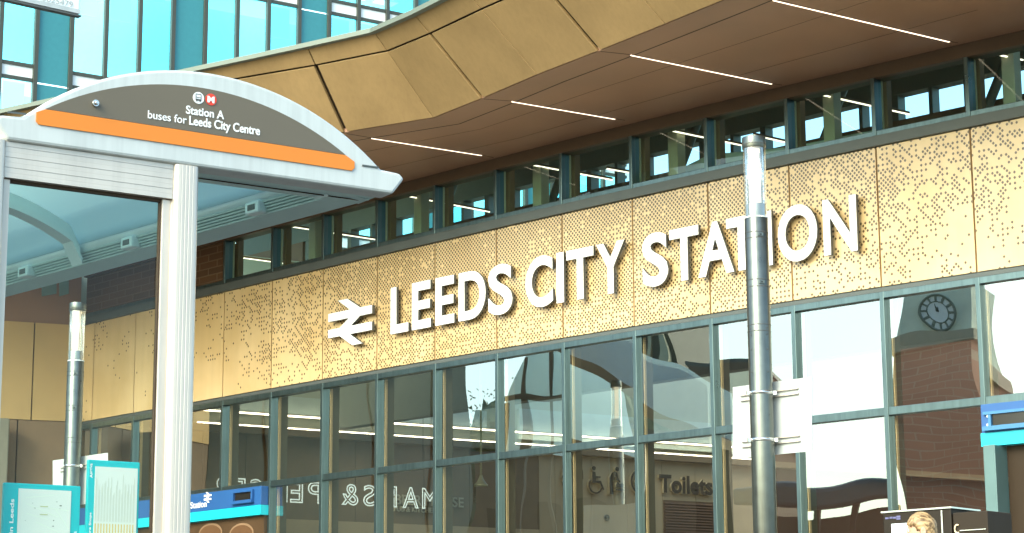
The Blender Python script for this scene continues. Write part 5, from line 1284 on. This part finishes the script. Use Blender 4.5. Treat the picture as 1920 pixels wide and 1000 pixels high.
# trees behind the low building
def make_tree(loc, hgt, label):
    th = thing('street_tree', loc, label, 'tree', 'trees across the street reflected in the glass'); rt = random.Random(5)
    mb = MB(); mb.tube([loc, loc+Vector((.1, 0, hgt*.3)), loc+Vector((0, .15, hgt*.6))], [.22, .17, .09], 10)
    for k_ in range(6):
        t = k_*1.05; mb.tube([loc+Z1*hgt*(.3+.05*k_), loc+Vector((math.cos(t)*hgt*.18, math.sin(t)*hgt*.18, hgt*(.5+.06*k_)))], [.09, .03], 6)
    mb.build('trunk', M['bark'], th)
    mb = MB()
    cl = [Vector((rt.uniform(-1, 1)*hgt*.27, rt.uniform(-1, 1)*hgt*.27, hgt*rt.uniform(.40, .92))) for _ in range(70)]
    for i in range(11000):
        c = rt.choice(cl); p = loc+c+Vector((rt.gauss(0, hgt*.055), rt.gauss(0, hgt*.055), rt.gauss(0, hgt*.05))); a_ = Vector((rt.uniform(-1, 1), rt.uniform(-1, 1), rt.uniform(-1, 1))).normalized(); b_ = a_.orthogonal().normalized(); q_ = .05
        mb.poly([p-a_*q_, p+b_*q_*.6, p+a_*q_, p-b_*q_*.6])
    ico = [(math.cos(u_)*math.cos(v_), math.sin(u_)*math.cos(v_), math.sin(v_)) for v_ in (-1.1, -.55, 0, .55, 1.1) for u_ in [2*math.pi*i/9 for i in range(9)]]
    for c in cl:
        r0 = hgt*rt.uniform(.05, .085); P_ = [loc+c+Vector(q)*r0*rt.uniform(.65, 1.25) for q in ico]
        mb.loft([P_[9*i:9*i+9] for i in range(5)], smooth=False)
    mb.build('crown', M['leaf'], th); return th
M['bark'] = mat('bark', (.09, .065, .045), .9, 0, .2, 6); M['leaf'] = mat('tree leaves', (.09, .13, .055), .6, 0, .35, 1.2)
t0 = None; LB = ['leafy street tree, leftmost in the reflection beside the interior pendant', 'leafy street tree reflected above the female pictogram', 'leafy street tree reflected above the wheelchair pictogram', 'leafy street tree reflected above the round pictogram', 'leafy street tree reflected above the word Toilets']
for px, lb in zip((960, 1030, 1100, 1170, 1240), LB):
    p = refl(px, 760, 40 if px < 1500 else 48); h_ = refl(px, 742, 40 if px < 1500 else 48).z; p.z = 0
    if t0 is None: t0 = make_tree(p, h_, lb); th0 = h_
    else:
        c = copy_tree(t0); c.location = p; c['label'] = lb; c.rotation_euler.z = px; k_ = h_/th0; c.scale = (k_, k_, k_)
# brick gable with a round clock
g0 = refl(1668, 700, 26); g1 = refl(1822, 700, 26)
CU = (g1-g0); CU.z = 0; cw = CU.length; CU.normalize(); CN = (fac(11)-g0); CN.z = 0; CN -= CU*CN.dot(CU); CN.normalize()
zc1, zc0, zcs = refl(1740, 530, 26).z+.6, 0, refl(1740, 655, 26).z
CG = thing('clock_house', Vector((g0.x, g0.y, 0)), 'brick building with grey stone top and round clock, reflected in the right windows', 'building')
B0 = Vector((g0.x, g0.y, 0))
mb = MB(); o_ = B0; f = [o_, o_+CU*cw, o_+CU*cw+Z1*zcs, o_+Z1*zcs]; mb.poly(f, [(0, 0), (cw, 0), (cw, zcs), (0, zcs)]); mb.box(o_-CN*8.01, CU*cw, CN*8, Z1*zcs); mb.build('wall', M['red_brick'], CG)
mb = MB(); mb.box(B0-CN*8+Z1*(zcs+.3), CU*cw, CN*7.97, Z1*(zc1-zcs)); mb.build('stone_storey', mat('grey green stone', (.78, .84, .68), .8, 0, .15, 2), CG)
mb = MB(); mb.box(B0-CN*8-CU*.1+Z1*zcs, CU*(cw+.2), CN*8.15, Z1*.28); mb.build('cornice', mat('pale stone', (.50, .42, .30), .8), CG)
cp = refl(1742, 590, 26); cp = B0+CU*(cp-B0).dot(CU)+Z1*cp.z
rc = abs(refl(1742, 545, 26).z-refl(1742, 630, 26).z)/2*.95
mb = MB(); mb.prism([cp+CU*rc*math.cos(i*math.pi/24)+Z1*rc*math.sin(i*math.pi/24) for i in range(48)], CN*.04); ck = mb.build('clock_face', mat('pale clock glass', (.85, .90, .88), .4), CG)
mb = MB()
def ringm(r0, r1, d0, d1):
    mb.loft([[cp+CN*d+CU*r*math.cos(i*math.pi/20)+Z1*r*math.sin(i*math.pi/20) for i in range(41)] for r, d in ((r0, d0), (r0, d1), (r1, d1), (r1, d0))], closed=False, caps=False)
ringm(rc*.94, rc*1.06, .04, .10); ringm(rc*.58, rc*.63, .04, .07)
for i in range(12):
    t = i*math.pi/6; d = CU*math.cos(t)+Z1*math.sin(t); s_ = (CU*-math.sin(t)+Z1*math.cos(t))*.03
    mb.prism([cp+d*rc*.6-s_+CN*.045, cp+d*rc*.95-s_+CN*.045, cp+d*rc*.95+s_+CN*.045, cp+d*rc*.6+s_+CN*.045], CN*.03)
mb.build('clock_ring', M['dark_steel'], ck)
mb = MB()
for t, L_ in ((R(100), .5), (R(75), .3)):
    d = CU*math.cos(t)+Z1*math.sin(t); s_ = (CU*-math.sin(t)+Z1*math.cos(t))*.04; mb.prism([cp-s_+CN*.08, cp+d*rc*L_+CN*.08, cp+s_+CN*.08], CN*.02)
mb.build('clock_hand', M['black_vinyl'], ck)

print('objects', len(bpy.data.objects))
